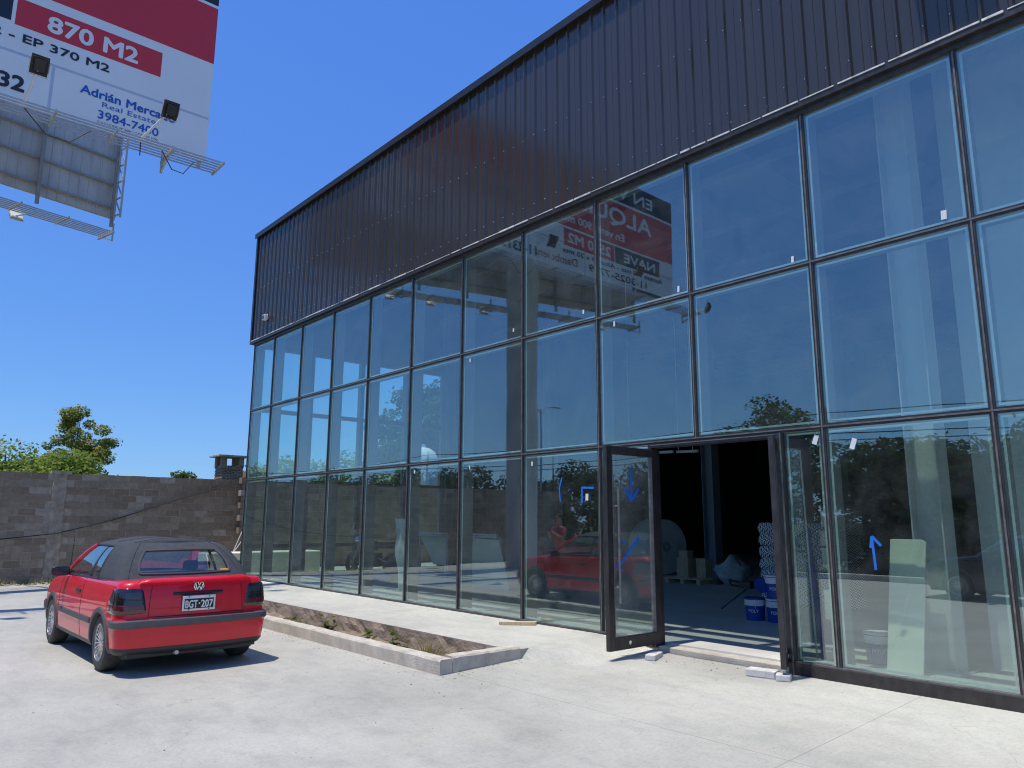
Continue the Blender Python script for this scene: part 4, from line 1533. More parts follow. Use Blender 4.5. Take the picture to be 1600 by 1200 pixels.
# framing behind the front face
k = M()
for z in (10.1, 11.2, 12.4, 13.6):
    k.bar((XL, FY + .12, z), (XR, FY + .12, z), .09, .09)
for x in np.linspace(XL + .1, XR - .1, 8):
    k.bar((x, FY + .22, FZ0 - .1), (x, FY + .22, FZ1), .09)
for x in np.linspace(XL + .6, 1.0, 4):
    t = (x - AX) / (BX - AX)
    yb = AYY + (BY - AYY) * t - .25
    for z in (11.6, 13.6):
        k.bar((x, FY + .3, z), (x, yb, z), .10)
bb(k, 'front_framing', MT['galv'])


def walkway(p, q, out, name):
    p, q, out = Vector(p), Vector(q), Vector(out).normalized()
    k = M()
    for i in range(6):
        o_ = out * (.12 + .13 * i)
        k.bar(p + o_, q + o_, .022, .03)
    L = (q - p).length
    n = int(L / 1.1)
    for i in range(n + 1):
        c = p + (q - p) * (i / n)
        k.bar(c + out * .02, c + out * .80, .04, .05)
    for i in range(0, n + 1, 3):
        c = p + (q - p) * (i / n)
        k.bar(c + out * -.05 + Vector((0, 0, -.06)), c + out * .84 + Vector((0, 0, -.06)), .055, .06)
        k.bar(c + Vector((0, 0, -.30)), c + out * .6 + Vector((0, 0, -.08)), .035)
        k.bar(c + out * .0 + Vector((0, 0, -.32)), c + out * .0 + Vector((0, 0, .2)), .045)
    return bb(k, name, MT['galv'])


walkway((XL - .5, FY - .02, FZ0 - .28), (XR + .16, FY - .02, FZ0 - .28), (0, -1, 0), 'walkway')
walkway(on2(-.4, .08, FZ0 - .30), on2(L2 + .12, .08, FZ0 - .30), nrm2, 'walkway')
k = M().lathe([(.55, -.1), (.55, 9.0), (.58, 9.6), (.58, 13.2), (0, 13.3)], (-2.6, 19.6, -.3), 'z', 28)
bb(k, 'column', MT['galvdark'], smooth=True)
k = M()
for x0, x1, z in ((-.6, .5, 9.4), (1.6, 2.8, 9.36), (4.2, 4.9, 9.4)):
    k.tube([(x0, FY - .5, 9.5), (x0 + (x1 - x0) * .35, FY - .5, z - .28), (x0 + (x1 - x0) * .7, FY - .5, z - .3), (x1, FY - .5, 9.45)], .012, 5)
k.tube([(3.75, FY - .55, 9.5), (3.76, FY - .55, 9.2)], .012, 5)
bb(k, 'loose_cable', MT['wire'], smooth=True)


def floodlight(base, top, facing, m_body, parent=BB):
    """lamp on a slanting arm; facing is the direction the lens looks"""
    base, top, f = Vector(base), Vector(top), Vector(facing).normalized()
    k = M().tube([base, top], .028, 6)
    arm = bb(k, 'lamp_arm', MT['white'])
    x = f.cross(Vector((0, 0, 1))).normalized()
    z = x.cross(f).normalized()
    rot = Matrix((x, f, z)).transposed()
    k = M()
    c = top + f * .06
    k.obox(c, (.30, .10, .37), rot)
    k.obox(c - f * .085, (.19, .08, .22), rot)
    for i in range(7):
        k.obox(c - f * .065 + z * (-.15 + .048 * i), (.26, .04, .012), rot)
    b = bb(k, 'floodlight', m_body, bevel=.008)
    k = M().obox(c + f * .052, (.26, .006, .32), rot)
    o = k.build('lens', MT['platew'], b)
    k = M().obox(c - x * .165, (.012, .05, .22), rot).obox(c + x * .165, (.012, .05, .22), rot).obox(c - z * .205, (.34, .05, .012), rot)
    k.build('yoke', MT['galv'], b)


for bx, tx in ((1.57, 1.68), (3.72, 4.10), (-.9, -.55), (-5.2, -4.85)):
    floodlight((bx, FY - .8, 9.50), (tx, FY - 1.35, 10.05), (0, .8, .45), MT['blackmet'])
floodlight((XL - .4, FY - .6, 9.5), (XL - 1.0, FY - .9, 9.75), (.5, .8, .4), MT['blackmet'])
for s_ in (.35, 6.0, 8.35, 9.95, 11.6):
    b_ = on2(s_, .8, FZ0 - .33)
    t_ = on2(s_ + .1, 1.75, FZ0 - .10)
    floodlight(b_, t_, tuple(-nrm2 * .8 + Vector((0, 0, .5))), MT['white'])


# ------------------------------------------------------------------ cars
BT = np.array([  # z, half width, rear y, front y, rear corner radius, front corner radius
    (.200, .740, .140, 3.86, .16, .25), (.235, .800, .060, 3.96, .16, .25), (.290, .826, .022, 4.00, .15, .25),
    (.400, .838, .004, 4.02, .15, .25), (.500, .843, .000, 4.02, .15, .25), (.560, .845, .012, 4.01, .15, .26),
    (.578, .845, .048, 3.99, .15, .26), (.600, .845, .058, 3.98, .15, .26), (.700, .842, .062, 3.97, .15, .26), (.800, .834, .070, 3.96, .15, .26),
    (.880, .820, .082, 3.94, .15, .26), (.930, .806, .098, 3.92, .15, .26), (.955, .790, .116, 3.90, .15, .26), (.968, .770, .136, 3.88, .15, .26), (.972, .745, .160, 3.85, .14, .26)])
TT = np.array([  # t, z, half width, rear y, front y, corner radius
    (0, .945, .772, .400, 2.93, .15), (.12, .995, .765, .445, 2.86, .15), (.30, 1.065, .742, .510, 2.76, .15), (.5, 1.150, .704, .590, 2.63, .15), (.70, 1.240, .655, .685, 2.49, .15),
    (.84, 1.305, .606, .775, 2.38, .15), (.93, 1.345, .560, .865, 2.30, .15), (1.0, 1.366, .505, .960, 2.22, .14)])


def Fx(y):
    return 1 - .060 * np.maximum(0, (y - 2.2) / 1.8) ** 2 - .022 * np.maximum(0, (1.0 - y)) ** 2


def ztop(y):
    return np.interp(y, [0, .3, 1.0, 2.2, 2.75, 3.1, 3.6, 3.95, 4.1], [.980, .978, .965, .945, .935, .90, .83, .75, .73])


def outline(hw, yr, yf, rr, rf, bow_r, bow_f, s):
    """half outline, s=0 rear centre ... s=1 front centre"""
    if s <= .3:
        x = (hw - rr) * s / .3
        y = yr + bow_r * (x / hw) ** 2
    elif s <= .4:
        a = (s - .3) / .1 * math.pi / 2
        y0 = yr + bow_r * ((hw - rr) / hw) ** 2
        x = hw - rr + rr * math.sin(a)
        y = y0 + rr * (1 - math.cos(a))
    elif s <= .9:
        ya = yr + bow_r * ((hw - rr) / hw) ** 2 + rr
        yb = yf - bow_f * ((hw - rf) / hw) ** 2 - rf
        x = hw
        y = ya + (yb - ya) * (s - .4) / .5
    elif s <= .95:
        a = (s - .9) / .05 * math.pi / 2
        yb = yf - bow_f * ((hw - rf) / hw) ** 2 - rf
        x = hw - rf + rf * math.cos(a)
        y = yb + rf * math.sin(a)
    else:
        x = (hw - rf) * (1 - s) / .05
        y = yf - bow_f * (x / hw) ** 2
    return x * float(Fx(y)), y


def S(s, z):
    sg = 1 if s >= 0 else -1
    p = [np.interp(z, BT[:, 0], BT[:, i]) for i in range(1, 6)]
    x, y = outline(*p, .07, .16, abs(s))
    zz = z if z <= .5 else .5 + (z - .5) * (float(ztop(y)) - .5) / .472
    return Vector((sg * x, y, zz))


def Tp(s, t):
    sg = 1 if s >= 0 else -1
    p = [np.interp(t, TT[:, 0], TT[:, i]) for i in range(1, 6)]
    x, y = outline(p[1], p[2], p[3], p[4], .12, .10, .10, abs(s))
    return Vector((sg * x, y, p[0]))


def side_s(fn, y, v):
    lo, hi = .4, .9
    for _ in range(26):
        md = (lo + hi) / 2
        if fn(md, v).y < y:
            lo = md
        else:
            hi = md
    return lo


def patch(k, fn, corners, nu, nv, off, th=.006, rnd=0.0):
    """rounded quad laid on a car surface; corners are (s, v) in order"""
    c = [Vector((a, b, 0)) for a, b in corners]
    P, N = [], []

    def prm(u, v):
        if rnd:
            a, b = 2 * u - 1, 2 * v - 1
            a2, b2 = a * math.sqrt(1 - rnd * b * b / 2), b * math.sqrt(1 - rnd * a * a / 2)
            u, v = (a2 + 1) / 2, (b2 + 1) / 2
        q = c[0] * (1 - u) * (1 - v) + c[1] * u * (1 - v) + c[2] * u * v + c[3] * (1 - u) * v
        return q.x, q.y

    e = .004
    top, bot = [], []
    for j in range(nv + 1):
        r1, r2 = [], []
        for i in range(nu + 1):
            s, v = prm(i / nu, j / nv)
            p = fn(s, v)
            du = fn(s + e, v) - fn(s - e, v)
            dv = fn(s, v + e) - fn(s, v - e)
            n_ = du.cross(dv)
            if n_.length < 1e-12:
                n_ = Vector((0, -1, 0))
            n_.normalize()
            if n_.dot(p - Vector((0, 2.0, .6))) < 0:
                n_ = -n_
            edge = i in (0, nu) or j in (0, nv)
            r1.append(p + n_ * (off if not edge else off - th * .35))
            r2.append(p + n_ * (off - th))
        top.append(r1)
        bot.append(r2)
    k.grid(top)
    k.grid([list(reversed(r)) for r in bot])
    k.grid([top[0], bot[0]])
    k.grid([bot[-1], top[-1]])
    k.grid([[r[0] for r in bot], [r[0] for r in top]])
    k.grid([[r[-1] for r in top], [r[-1] for r in bot]])


def ring_patch(k, fn, corners, wid, off, th, rnd, n=14):
    """frame around a rounded quad"""
    c = [Vector((a, b, 0)) for a, b in corners]

    def prm(u, v):
        a, b = 2 * u - 1, 2 * v - 1
        a2, b2 = a * math.sqrt(1 - rnd * b * b / 2), b * math.sqrt(1 - rnd * a * a / 2)
        u, v = (a2 + 1) / 2, (b2 + 1) / 2
        q = c[0] * (1 - u) * (1 - v) + c[1] * u * (1 - v) + c[2] * u * v + c[3] * (1 - u) * v
        return fn(q.x, q.y)

    loop = [(i / n, 0) for i in range(n)] + [(1, i / n) for i in range(n)] + [(1 - i / n, 1) for i in range(n)] + [(0, 1 - i / n) for i in range(n)]
    pts = [prm(*q) for q in loop]
    cen = sum(pts, Vector()) / len(pts)
    pts.append(pts[0])
    out = Vector((0, 2.0, .6))
    nn = (cen - out).normalized()
    k.tube([p + nn * off for p in pts], wid, 6, cap=False)


def make_car(label, loc, rz, paint, soft=True, name='parked_car', plate=True):
    car = thing(name, label, 'car', loc, rz)
    pm = MT[paint]
    WYC = (.715, 3.19)
    # body shell
    ss = list(np.linspace(0, .3, 16)[:-1]) + list(np.linspace(.3, .4, 10)[:-1]) + list(np.linspace(.4, .9, 150)[:-1]) + list(np.linspace(.9, .95, 9)[:-1]) + list(np.linspace(.95, 1, 14))
    zs = list(np.linspace(.2, .55, 18)) + [.56, .569, .578, .589, .60] + list(np.linspace(.62, .93, 16)) + [.943, .955, .962, .968, .972]
    full = [-s for s in reversed(ss)] + ss[1:]
    rings = [[S(s, z) for s in full] for z in zs]
    k = M()
    m_ = len(full)
    vs = [p for r_ in rings for p in r_]
    fs = []
    for i in range(len(zs) - 1):
        for j in range(m_ - 1):
            c = (rings[i][j] + rings[i + 1][j + 1]) / 2
            if .4 <= abs(full[j]) <= .905 and any((c.y - yc) ** 2 + (c.z - .30) ** 2 < .345 ** 2 for yc in WYC):
                continue
            fs.append((i * m_ + j, i * m_ + j + 1, (i + 1) * m_ + j + 1, (i + 1) * m_ + j))
    k.add(vs, fs)
    deck = []
    for s in ss:
        p = S(s, .972)
        row = []
        for u in np.linspace(-1, 1, 21):
            cwn = (.022 if p.y < 2.6 else .035) * (1 - u * u)
            row.append((p.x * u, p.y + (-.07 * (1 - u * u) * 0), p.z + cwn * min(1, p.x / .5)))
        deck.append(row)
    vs, fs = [p for r_ in deck for p in r_], []
    for i in range(len(deck) - 1):
        for j in range(20):
            y = (deck[i][j][1] + deck[i + 1][j][1]) / 2
            x = abs(deck[i][j][0] + deck[i + 1][j + 1][0]) / 2
            if .52 < y < 2.78 and x < .66:
                continue
            fs.append((i * 21 + j, i * 21 + j + 1, (i + 1) * 21 + j + 1, (i + 1) * 21 + j))
    k.add(vs, fs)
    body = k.build('body', pm, car, smooth=True, angle=42)
    k = M().box((-.70, .2, .17), (.70, 3.8, .26)).box((-.52, .35, .26), (.52, 1.1, .55)).box((-.70, .10, .20), (.70, .3, .40)).box((-.55, 2.75, .26), (.55, 3.6, .7))
    k.build('underbody', MT['black'], car)
    k = M()
    for yc in WYC:
        for sd in (-1, 1):
            pts = []
            for x in (.80, .52):
                pts.append([(sd * x, yc + .352 * math.cos(a), .30 + .352 * math.sin(a)) for a in np.linspace(-.25, math.pi + .25, 22)])
            k.grid(pts)
            k.prism([(sd * .52, yc + .352 * math.cos(a), .30 + .352 * math.sin(a)) for a in np.linspace(-.25, math.pi + .25, 22)], (sd * -.01, 0, 0))
    k.build('wheel_well', MT['black'], car)
    # arch trims
    for yc in WYC:
        for sd in (-1, 1):
            k = M()
            g_ = []
            for a in np.linspace(-.20, math.pi + .20, 34):
                row = []
                for rr_, o_ in ((.322, -.05), (.325, .012), (.34, .016), (.372, .014), (.384, .004), (.384, -.02)):
                    y, z = yc + rr_ * math.cos(a), max(.20, .30 + rr_ * math.sin(a))
                    x = S(side_s(S, y, min(z, .9)), min(z, .9)).x
                    row.append((sd * (x + o_), y, z))
                g_.append(row)
            k.grid(g_)
            k.build('arch_trim', MT['trimgrey'], car, smooth=True)
    # wheels
    for yc in WYC:
        for sd in (-1, 1):
            xw = sd * .725
            w = M()
            h = .098
            w.lathe([(.198, -h), (.235, -h - .004), (.280, -h + .004), (.297, -h + .022), (.302, -h + .05), (.302, h - .05), (.297, h - .022), (.280, h - .004), (.235, h + .004), (.198, h)], (xw, yc, .302), 'x', 48)
            for gx in (-.05, -.018, .018, .05):
                w.lathe([(.3028, gx - .004), (.3035, gx), (.3028, gx + .004)], (xw, yc, .302), 'x', 48)
            wh = w.build('wheel', MT['rubber'], car, smooth=True)
            w = M()
            f = sd * h
            w.lathe([(.200, f * 1.01), (.205, f * .96), (.196, f * .90), (.186, f * .85), (.182, f * .3)], (xw, yc, .302), 'x', 48)
            w.lathe([(0, f * .86), (.034, f * .86), (.045, f * .80), (.055, f * .72)], (xw, yc, .302), 'x', 24)
            for q in range(20):
                a0 = 2 * math.pi * q / 20
                for dlt in (-.19, .19):
                    w.bar((xw + f * .70, yc + .05 * math.cos(a0), .302 + .05 * math.sin(a0)), (xw + f * .84, yc + .190 * math.cos(a0 + dlt), .302 + .190 * math.sin(a0 + dlt)), .008, .014, upv=(1, 0, 0))
            w.build('rim', MT['alloy'], wh, smooth=True)
            w = M().lathe([(0, f * .18), (.186, f * .18)], (xw, yc, .302), 'x', 32).lathe([(.0, f * .36), (.13, f * .36), (.13, f * .2)], (xw, yc, .302), 'x', 32)
            w.build('brake_disc', MT['blackmet'], wh)
    # bumpers, valances, rub strips
    for sgn in ((-1, 1),):
        k = M()
        e0 = side_s(S, .72 - .385, .54)
        patch(k, S, [(-e0, .502), (e0, .502), (e0, .572), (-e0, .572)], 60, 5, .026, .04)
        k.build('bumper_strip', MT['trimgrey'], car, smooth=True)
        k = M()
        e0 = side_s(S, .72 - .36, .25)
        patch(k, S, [(-e0, .205), (e0, .205), (e0, .295), (-e0, .295)], 60, 5, .010, .03)
        k.build('rear_valance', MT['black'], car, smooth=True)
        k = M()
        e1 = side_s(S, 3.19 + .385, .54)
        for sd in (-1, 1):
            patch(k, S, [(sd * e1, .40), (sd * .9999, .40), (sd * .9999, .56), (sd * e1, .56)], 40, 4, .02, .04)
        k.build('front_bumper', MT['trimgrey'], car, smooth=True)
    for sd in (-1, 1):
        k = M()
        a_, b_ = side_s(S, .715 + .385, .5), side_s(S, 3.19 - .385, .5)
        patch(k, S, [(sd * a_, .470), (sd * b_, .470), (sd * b_, .535), (sd * a_, .535)], 30, 4, .016, .02)
        k.build('rub_strip', MT['trimgrey'], car, smooth=True)
        k = M()
        a_, b_ = side_s(S, .715 + .345, .25), side_s(S, 3.19 - .345, .25)
        patch(k, S, [(sd * a_, .205), (sd * b_, .205), (sd * b_, .278), (sd * a_, .278)], 30, 3, .008, .02)
        k.build('sill_trim', MT['trimgrey'], car, smooth=True)
        # panel gaps
        k = M()
        for yy, z0, z1 in ((1.60, .285, .955), (2.74, .285, .955)):
            pts = []
            for z in np.linspace(z0, z1, 16):
                yz = yy - (.05 * max(0, (.5 - z) / .2) if yy < 2 else -.0)
                p = S(sd * side_s(S, yz, z), z)
                pts.append(p + Vector((-sd * .0015, 0, 0)))
            k.tube(pts, .0048, 5)
        k.build('door_gap', MT['black'], car)
        k = M()
        p = S(sd * side_s(S, 1.78, .80), .80)
        k.box((p.x - .012, 1.68, p.z - .022), (p.x + .012, 1.88, p.z + .022))
        k.build('door_handle', MT['black'], car, bevel=.008)
        # tail lamp
        k = M()
        patch(k, S, [(sd * .232, .638), (sd * .432, .638), (sd * .418, .905), (sd * .262, .905)], 22, 12, .010, .03, .22)
        tl = k.build('tail_lamp', MT['lampglass'], car, smooth=True)
        k = M()
        patch(k, S, [(sd * .246, .655), (sd * .424, .655), (sd * .423, .735), (sd * .250, .735)], 18, 5, .0125, .006, .15)
        k.build('red_lens', MT['redlens'], tl, smooth=True)
        k = M()
        patch(k, S, [(sd * .262, .80), (sd * .335, .80), (sd * .335, .862), (sd * .268, .862)], 10, 5, .0122, .006, .2)
        k.build('reverse_lens', MT['winglass'], tl, smooth=True)
        k = M()
        patch(k, S, [(sd * .24, .700), (sd * .42, .700), (sd * .42, .706), (sd * .24, .706)], 16, 1, .012, .004)
        patch(k, S, [(sd * .245, .780), (sd * .42, .780), (sd * .42, .785), (sd * .245, .785)], 16, 1, .012, .004)
        k.build('lens_rib', MT['black'], tl)
        k = M()
        patch(k, S, [(sd * .925, .62), (sd * .965, .62), (sd * .965, .80), (sd * .925, .80)], 12, 8, .008, .02, .3)
        k.build('headlamp', MT['winglass'], car, smooth=True)
        # mirror
        k = M()
        mx = sd * .905
        k.grid([[(mx + sd * .105 * cx * w_, 2.49 + yy, .985 + .062 * cz * w_) for cx, cz in [(math.copysign(abs(math.cos(a)) ** .5, math.cos(a)), math.copysign(abs(math.sin(a)) ** .5, math.sin(a))) for a in np.linspace(0, 2 * math.pi, 25)]] for yy, w_ in ((-.0, .0), (-.002, .9), (.01, 1.0), (.05, .98), (.09, .8), (.11, .45), (.115, 0))])
        k.box((min(mx - sd * .16, mx - sd * .07), 2.50, .945), (max(mx - sd * .16, mx - sd * .07), 2.56, .985))
        mo = k.build('wing_mirror', MT['black'], car, smooth=True)
        k = M().box((mx - .085, 2.484, .94), (mx + .085, 2.4875, 1.03))
        k.build('mirror_glass', MT['winglass'], mo)
    # trunk lid lines and spoiler
    k = M()
    for sd in (-1, 1):
        pts = [S(sd * (.232 if z > .62 else .232), z) for z in np.linspace(.585, .955, 14)]
        pts = [S(sd * (.228 + .012 * max(0, (z - .64) / .3)), z) for z in np.linspace(.585, .640, 4)] + [S(sd * (.226 + .0 * z), z) for z in np.linspace(.645, .95, 10)]
        k.tube(pts, .0042, 5)
    k.tube([S(s, .604) for s in np.linspace(-.228, .228, 21)], .0042, 5)
    k.build('lid_gap', MT['black'], car)
    k = M()
    g_ = []
    for s in np.linspace(-.285, .285, 41):
        p = S(s, .93)
        tp = 1 - max(0, (abs(s) - .25) / .035) * .55
        zb = .955
        g_.append([(p.x, p.y + .01, zb - .030), (p.x, p.y - .020 * tp, zb - .012), (p.x, p.y - .050 * tp, zb + .010 * tp), (p.x, p.y - .045 * tp, zb + .030 * tp), (p.x, p.y - .005, zb + .050 * tp), (p.x, p.y + .07, zb + .052 * tp), (p.x, p.y + .14, zb + .028)])
    k.grid(g_)
    k.add(g_[0], [tuple(range(7))])
    k.add(g_[-1], [tuple(range(7))])
    k.build('spoiler', pm, car, smooth=True, angle=50)
    k = M()
    patch(k, S, [(-.118, .610), (.118, .610), (.118, .815), (-.118, .815)], 14, 10, .0035, .004, .08)
    k.build('plate_recess', pm, car, smooth=True)
    k = M()
    patch(k, S, [(-.122, .812), (.122, .812), (.122, .846), (-.122, .846)], 14, 3, .018, .03)
    k.build('lid_handle', MT['black'], car, smooth=True)
    if plate:
        NP = M().box((-.182, .0, .645), (.182, .012, .808)).build('number_plate', MT['platew'], car, bevel=.006)
        NP.location = (0, .040, 0)
        k = M().box((-.160, -.003, .668), (.160, -.0005, .775))
        k.build('plate_field', MT['plate'], NP)
        text_mesh('lettering', 'BGT', MT['platew'], (-.150, -.0045, .680), .132, .082, NP, .02, abs_pos=False)
        text_mesh('lettering', '207', MT['platew'], (.022, -.0045, .680), .128, .082, NP, .02, abs_pos=False)
        M().lathe([(0, -.006), (.009, -.005), (.009, -.001)], (.002, 0, .722), 'y', 12).build('dot', MT['platew'], NP)
        k = M()
        for x in (-.11, .11):
            k.lathe([(0, -.005), (.007, -.004), (.007, 0)], (x, 0, .658), 'y', 8).lathe([(0, -.005), (.007, -.004), (.007, 0)], (x, 0, .795), 'y', 8)
        k.build('screw', MT['black'], NP)
        # round emblem with two stacked letters
        EM = M()
        EM.lathe([(.046, -.004), (.052, -.008), (.058, -.004), (.058, .006), (.046, .006)], (0, 0, 0), 'y', 32)

        def stroke(a, b):
            EM.bar((a[0], -.004, a[1]), (b[0], -.004, b[1]), .009, .007, upv=(0, 1, 0))

        for sd in (-1, 1):
            stroke((sd * .021, .044), (sd * .001, .004))
            stroke((sd * .042, .025), (sd * .021, -.040))
            stroke((sd * .021, -.040), (sd * .001, -.002))
        em = EM.build('emblem', MT['chrome'], car, smooth=True)
        em.location = S(0, .885) + Vector((0, -.004, .020))
        M().lathe([(0, -.002), (.05, -.002), (.05, .012)], (0, 0, 0), 'y', 24).build('emblem_disc', MT['plate'], em)
    M().tube([(-.18, .40, .235), (-.20, .16, .225), (-.20, .045, .215)], .027, 12, cap=False).tube([(-.2, .05, .215), (-.2, .049, .215)], .022, 12).build('exhaust', MT['galvdark'], car, smooth=True)
    M().lathe([(0, -.30), (.10, -.28), (.10, .10), (0, .12)], (-.30, .45, .245), 'x', 16).build('muffler', MT['galv'], car, smooth=True)
    # top: canvas (or painted) roof with window openings
    rw = (.268, .20, .80)      # rear window: half s, t0, t1
    ss2 = list(np.linspace(0, .3, 45)[:-1]) + list(np.linspace(.3, .4, 12)[:-1])
    sq = [.4 + .5 * i / 60 for i in range(61)]
    ss2 = ss2 + sq + list(np.linspace(.9, .95, 6)[1:]) + list(np.linspace(.95, 1, 8)[1:])
    ts = list(np.linspace(0, .93, 40)) + [.955, .98, 1.0]
    full = [-s for s in reversed(ss2)] + ss2[1:]
    rings = [[Tp(s, t) for s in full] for t in ts]
    k = M()
    m_ = len(full)
    fs = []
    yq = 1.20
    for i in range(len(ts) - 1):
        for j in range(m_ - 1):
            s = (full[j] + full[j + 1]) / 2
            t = (ts[i] + ts[i + 1]) / 2
            y = (rings[i][j].y + rings[i + 1][j + 1].y) / 2
            a_, b_ = s / rw[0], (t - (rw[1] + rw[2]) / 2) / ((rw[2] - rw[1]) / 2)
            if abs(a_) < 1 and abs(b_) < 1 and (abs(a_) ** 6 + abs(b_) ** 6) < 1:
                continue
            if abs(s) > .4 and y > yq + .10 * t and t < .885:
                continue
            if abs(s) > .88 and t < .93:
                continue
            fs.append((i * m_ + j, i * m_ + j + 1, (i + 1) * m_ + j + 1, (i + 1) * m_ + j))
    k.add([p for r_ in rings for p in r_], fs)
    # crown of the roof
    top = rings[-1]
    half = len(ss2)
    rows = []
    for q in range(half):
        pr, plft = top[half - 1 + q], top[half - 1 - q]
        rows.append([(pr.x * u, pr.y, pr.z + .052 * (1 - u * u) * min(1, pr.x / .36)) for u in np.linspace(-1, 1, 17)])
    k.grid(rows)
    k.build('soft_top' if soft else 'roof', MT['canvas'] if soft else pm, car, smooth=True, angle=60)
    if soft:
        k = M()
        for sd in (-1, 1):
            k.tube([Tp(sd * .31, t) + Vector((sd * .002, -.001, .001)) for t in np.linspace(.02, .98, 20)], .006, 5)
        for yy in (1.05, 1.55):
            qi = min(range(half), key=lambda q: abs(rows[q][0][1] - yy))
            k.tube([Vector(p) + Vector((0, 0, .001)) for p in rows[qi]], .005, 5)
        k.build('seam', MT['canvas'], car, smooth=True)
        k = M()
        for sd in (-1, 1):
            e_ = side_s(Tp, 1.24, 0)
            k.tube([Tp(sd * s, 0.0) + Vector((sd * .004, -.004, .004)) for s in np.linspace(0, e_, 50)], .012, 6)
        k.build('top_piping', MT['black'], car, smooth=True)
    c4 = [(-rw[0], rw[1]), (rw[0], rw[1]), (rw[0], rw[2]), (-rw[0], rw[2])]
    k = M()
    patch(k, Tp, c4, 24, 14, -.002, .003, .20)
    k.build('rear_window', MT['carglass'], car, smooth=True)
    k = M()
    ring_patch(k, Tp, c4, .014, .002, .01, .20)
    k.build('window_seal', MT['trimgrey'], car, smooth=True)
    if soft:
        k = M()
        patch(k, Tp, [(.200, .245), (.255, .245), (.255, .285), (.200, .285)], 4, 2, .003, .002)
        k.build('sticker', MT['orange'], car)
    for sd in (-1, 1):
        def sp(y, t):
            return (sd * side_s(Tp, y, t), t)
        k = M()
        patch(k, Tp, [sp(1.21, .0), sp(1.585, .0), sp(1.585, .885), sp(1.31, .885)], 8, 10, -.006, .004)
        k.build('quarter_window', MT['carglass'], car, smooth=True)
        k = M()
        patch(k, Tp, [sp(1.64, .0), sp(2.76, .0), sp(2.22, .885), sp(1.64, .885)], 18, 12, -.006, .004)
        k.build('door_window', MT['carglass'], car, smooth=True)
        k = M()
        patch(k, Tp, [sp(1.585, .0), sp(1.64, .0), sp(1.64, .89), sp(1.585, .89)], 2, 10, .0, .02)
        k.tube([Tp(*sp(1.20 + .10 * t, t)) for t in np.linspace(0, .89, 12)], .013, 6)
        k.tube([Tp(*sp(y, .885)) for y in np.linspace(1.29, 2.22, 14)], .011, 6)
        k.tube([Tp(*sp(y, .0)) + Vector((sd * .004, 0, .006)) for y in np.linspace(1.2, 2.76, 18)], .013, 6)
        k.build('window_frame', MT['black'], car, smooth=True)
        k = M()
        a_ = [Tp(*sp(2.80 - .60 * t, t)) + Vector((0, 0, -.01)) for t in np.linspace(0, .90, 12)]
        k.tube(a_, [.026] * 12, 8)
        k.build('windscreen_pillar', pm, car, smooth=True)
    k = M()
    patch(k, Tp, [(.905, .02), (1.0, .02), (1.0, .92), (.905, .92)], 12, 10, -.004, .003)
    patch(k, Tp, [(-.905, .02), (-1.0, .02), (-1.0, .92), (-.905, .92)], 12, 10, -.004, .003)
    k.build('windscreen', MT['carglass'], car, smooth=True)
    # cabin
    k = M()
    for sx in (-.36, .36):
        k.box((sx - .24, 1.55, .45), (sx + .24, 2.05, .62))
        k.obox((sx, 1.50, .74), (.46, .13, .50), Matrix.Rotation(R(14), 3, 'X'))
        k.obox((sx, 1.44, 1.06), (.20, .08, .13), Matrix.Rotation(R(10), 3, 'X'))
    k.box((-.56, .78, .42), (.56, 1.25, .60)).obox((0, .78, .70), (1.12, .14, .44), Matrix.Rotation(R(16), 3, 'X'))
    k.build('seats', MT['seat'], car, bevel=.04)
    k = M().box((-.66, 2.45, .62), (.66, 2.80, .93))
    k.obox((0, 2.6, .5), (.3, .5, .3), Matrix.Identity(3))
    k.box((-.68, .60, .40), (.68, 2.6, .43)).box((-.70, .55, .43), (-.66, 2.6, .94)).box((.66, .55, .43), (.70, 2.6, .94)).box((-.7, .50, .43), (.7, .56, .95)).box((-.60, .55, .90), (.60, .72, .94))
    k.build('interior_trim', MT['black'], car, bevel=.02)
    pts = [(-.36 + .18 * math.cos(a), 2.34 + .06 * math.sin(a), .88 + .17 * math.sin(a)) for a in np.linspace(0, 2 * math.pi, 28)]
    k = M().tube(pts, .014, 6, cap=False).tube([(-.36, 2.34, .88), (-.36, 2.5, .82)], .03, 8)
    for a in (.3, 2.84, 4.71):
        k.tube([(-.36, 2.35, .88), (-.36 + .18 * math.cos(a), 2.34 + .06 * math.sin(a), .88 + .17 * math.sin(a))], .015, 6)
    k.build('steering_wheel', MT['black'], car, smooth=True)
    k = M().box((-.11, 2.16, 1.245), (.11, 2.185, 1.295))
    k.build('rear_view_mirror', MT['black'], car, bevel=.008)
    if soft:
        p = S(-.86, .96)
        M().tube([(-.70, 2.98, .90), (-.70, 2.90, 1.42)], [.006, .003], 6).build('antenna', MT['black'], car)
    # front grille and details at the nose
    k = M()
    for sd in (-1, 1):
        patch(k, S, [(sd * .967, .63), (sd * .9999, .63), (sd * .9999, .78), (sd * .967, .78)], 10, 5, .006, .02)
    k.build('grille', MT['black'], car)
    return car


GC = -.216
car = make_car('red soft-top car with black canvas roof parked beside the planter', (3.06, 8.80, GC), R(0.8), 'red')
make_car('dark hard-roofed car mirrored faintly in the panes at the right', (-3.6, 2.8, GC), R(2), 'dkpaint', soft=False, name='dark_car', plate=False)


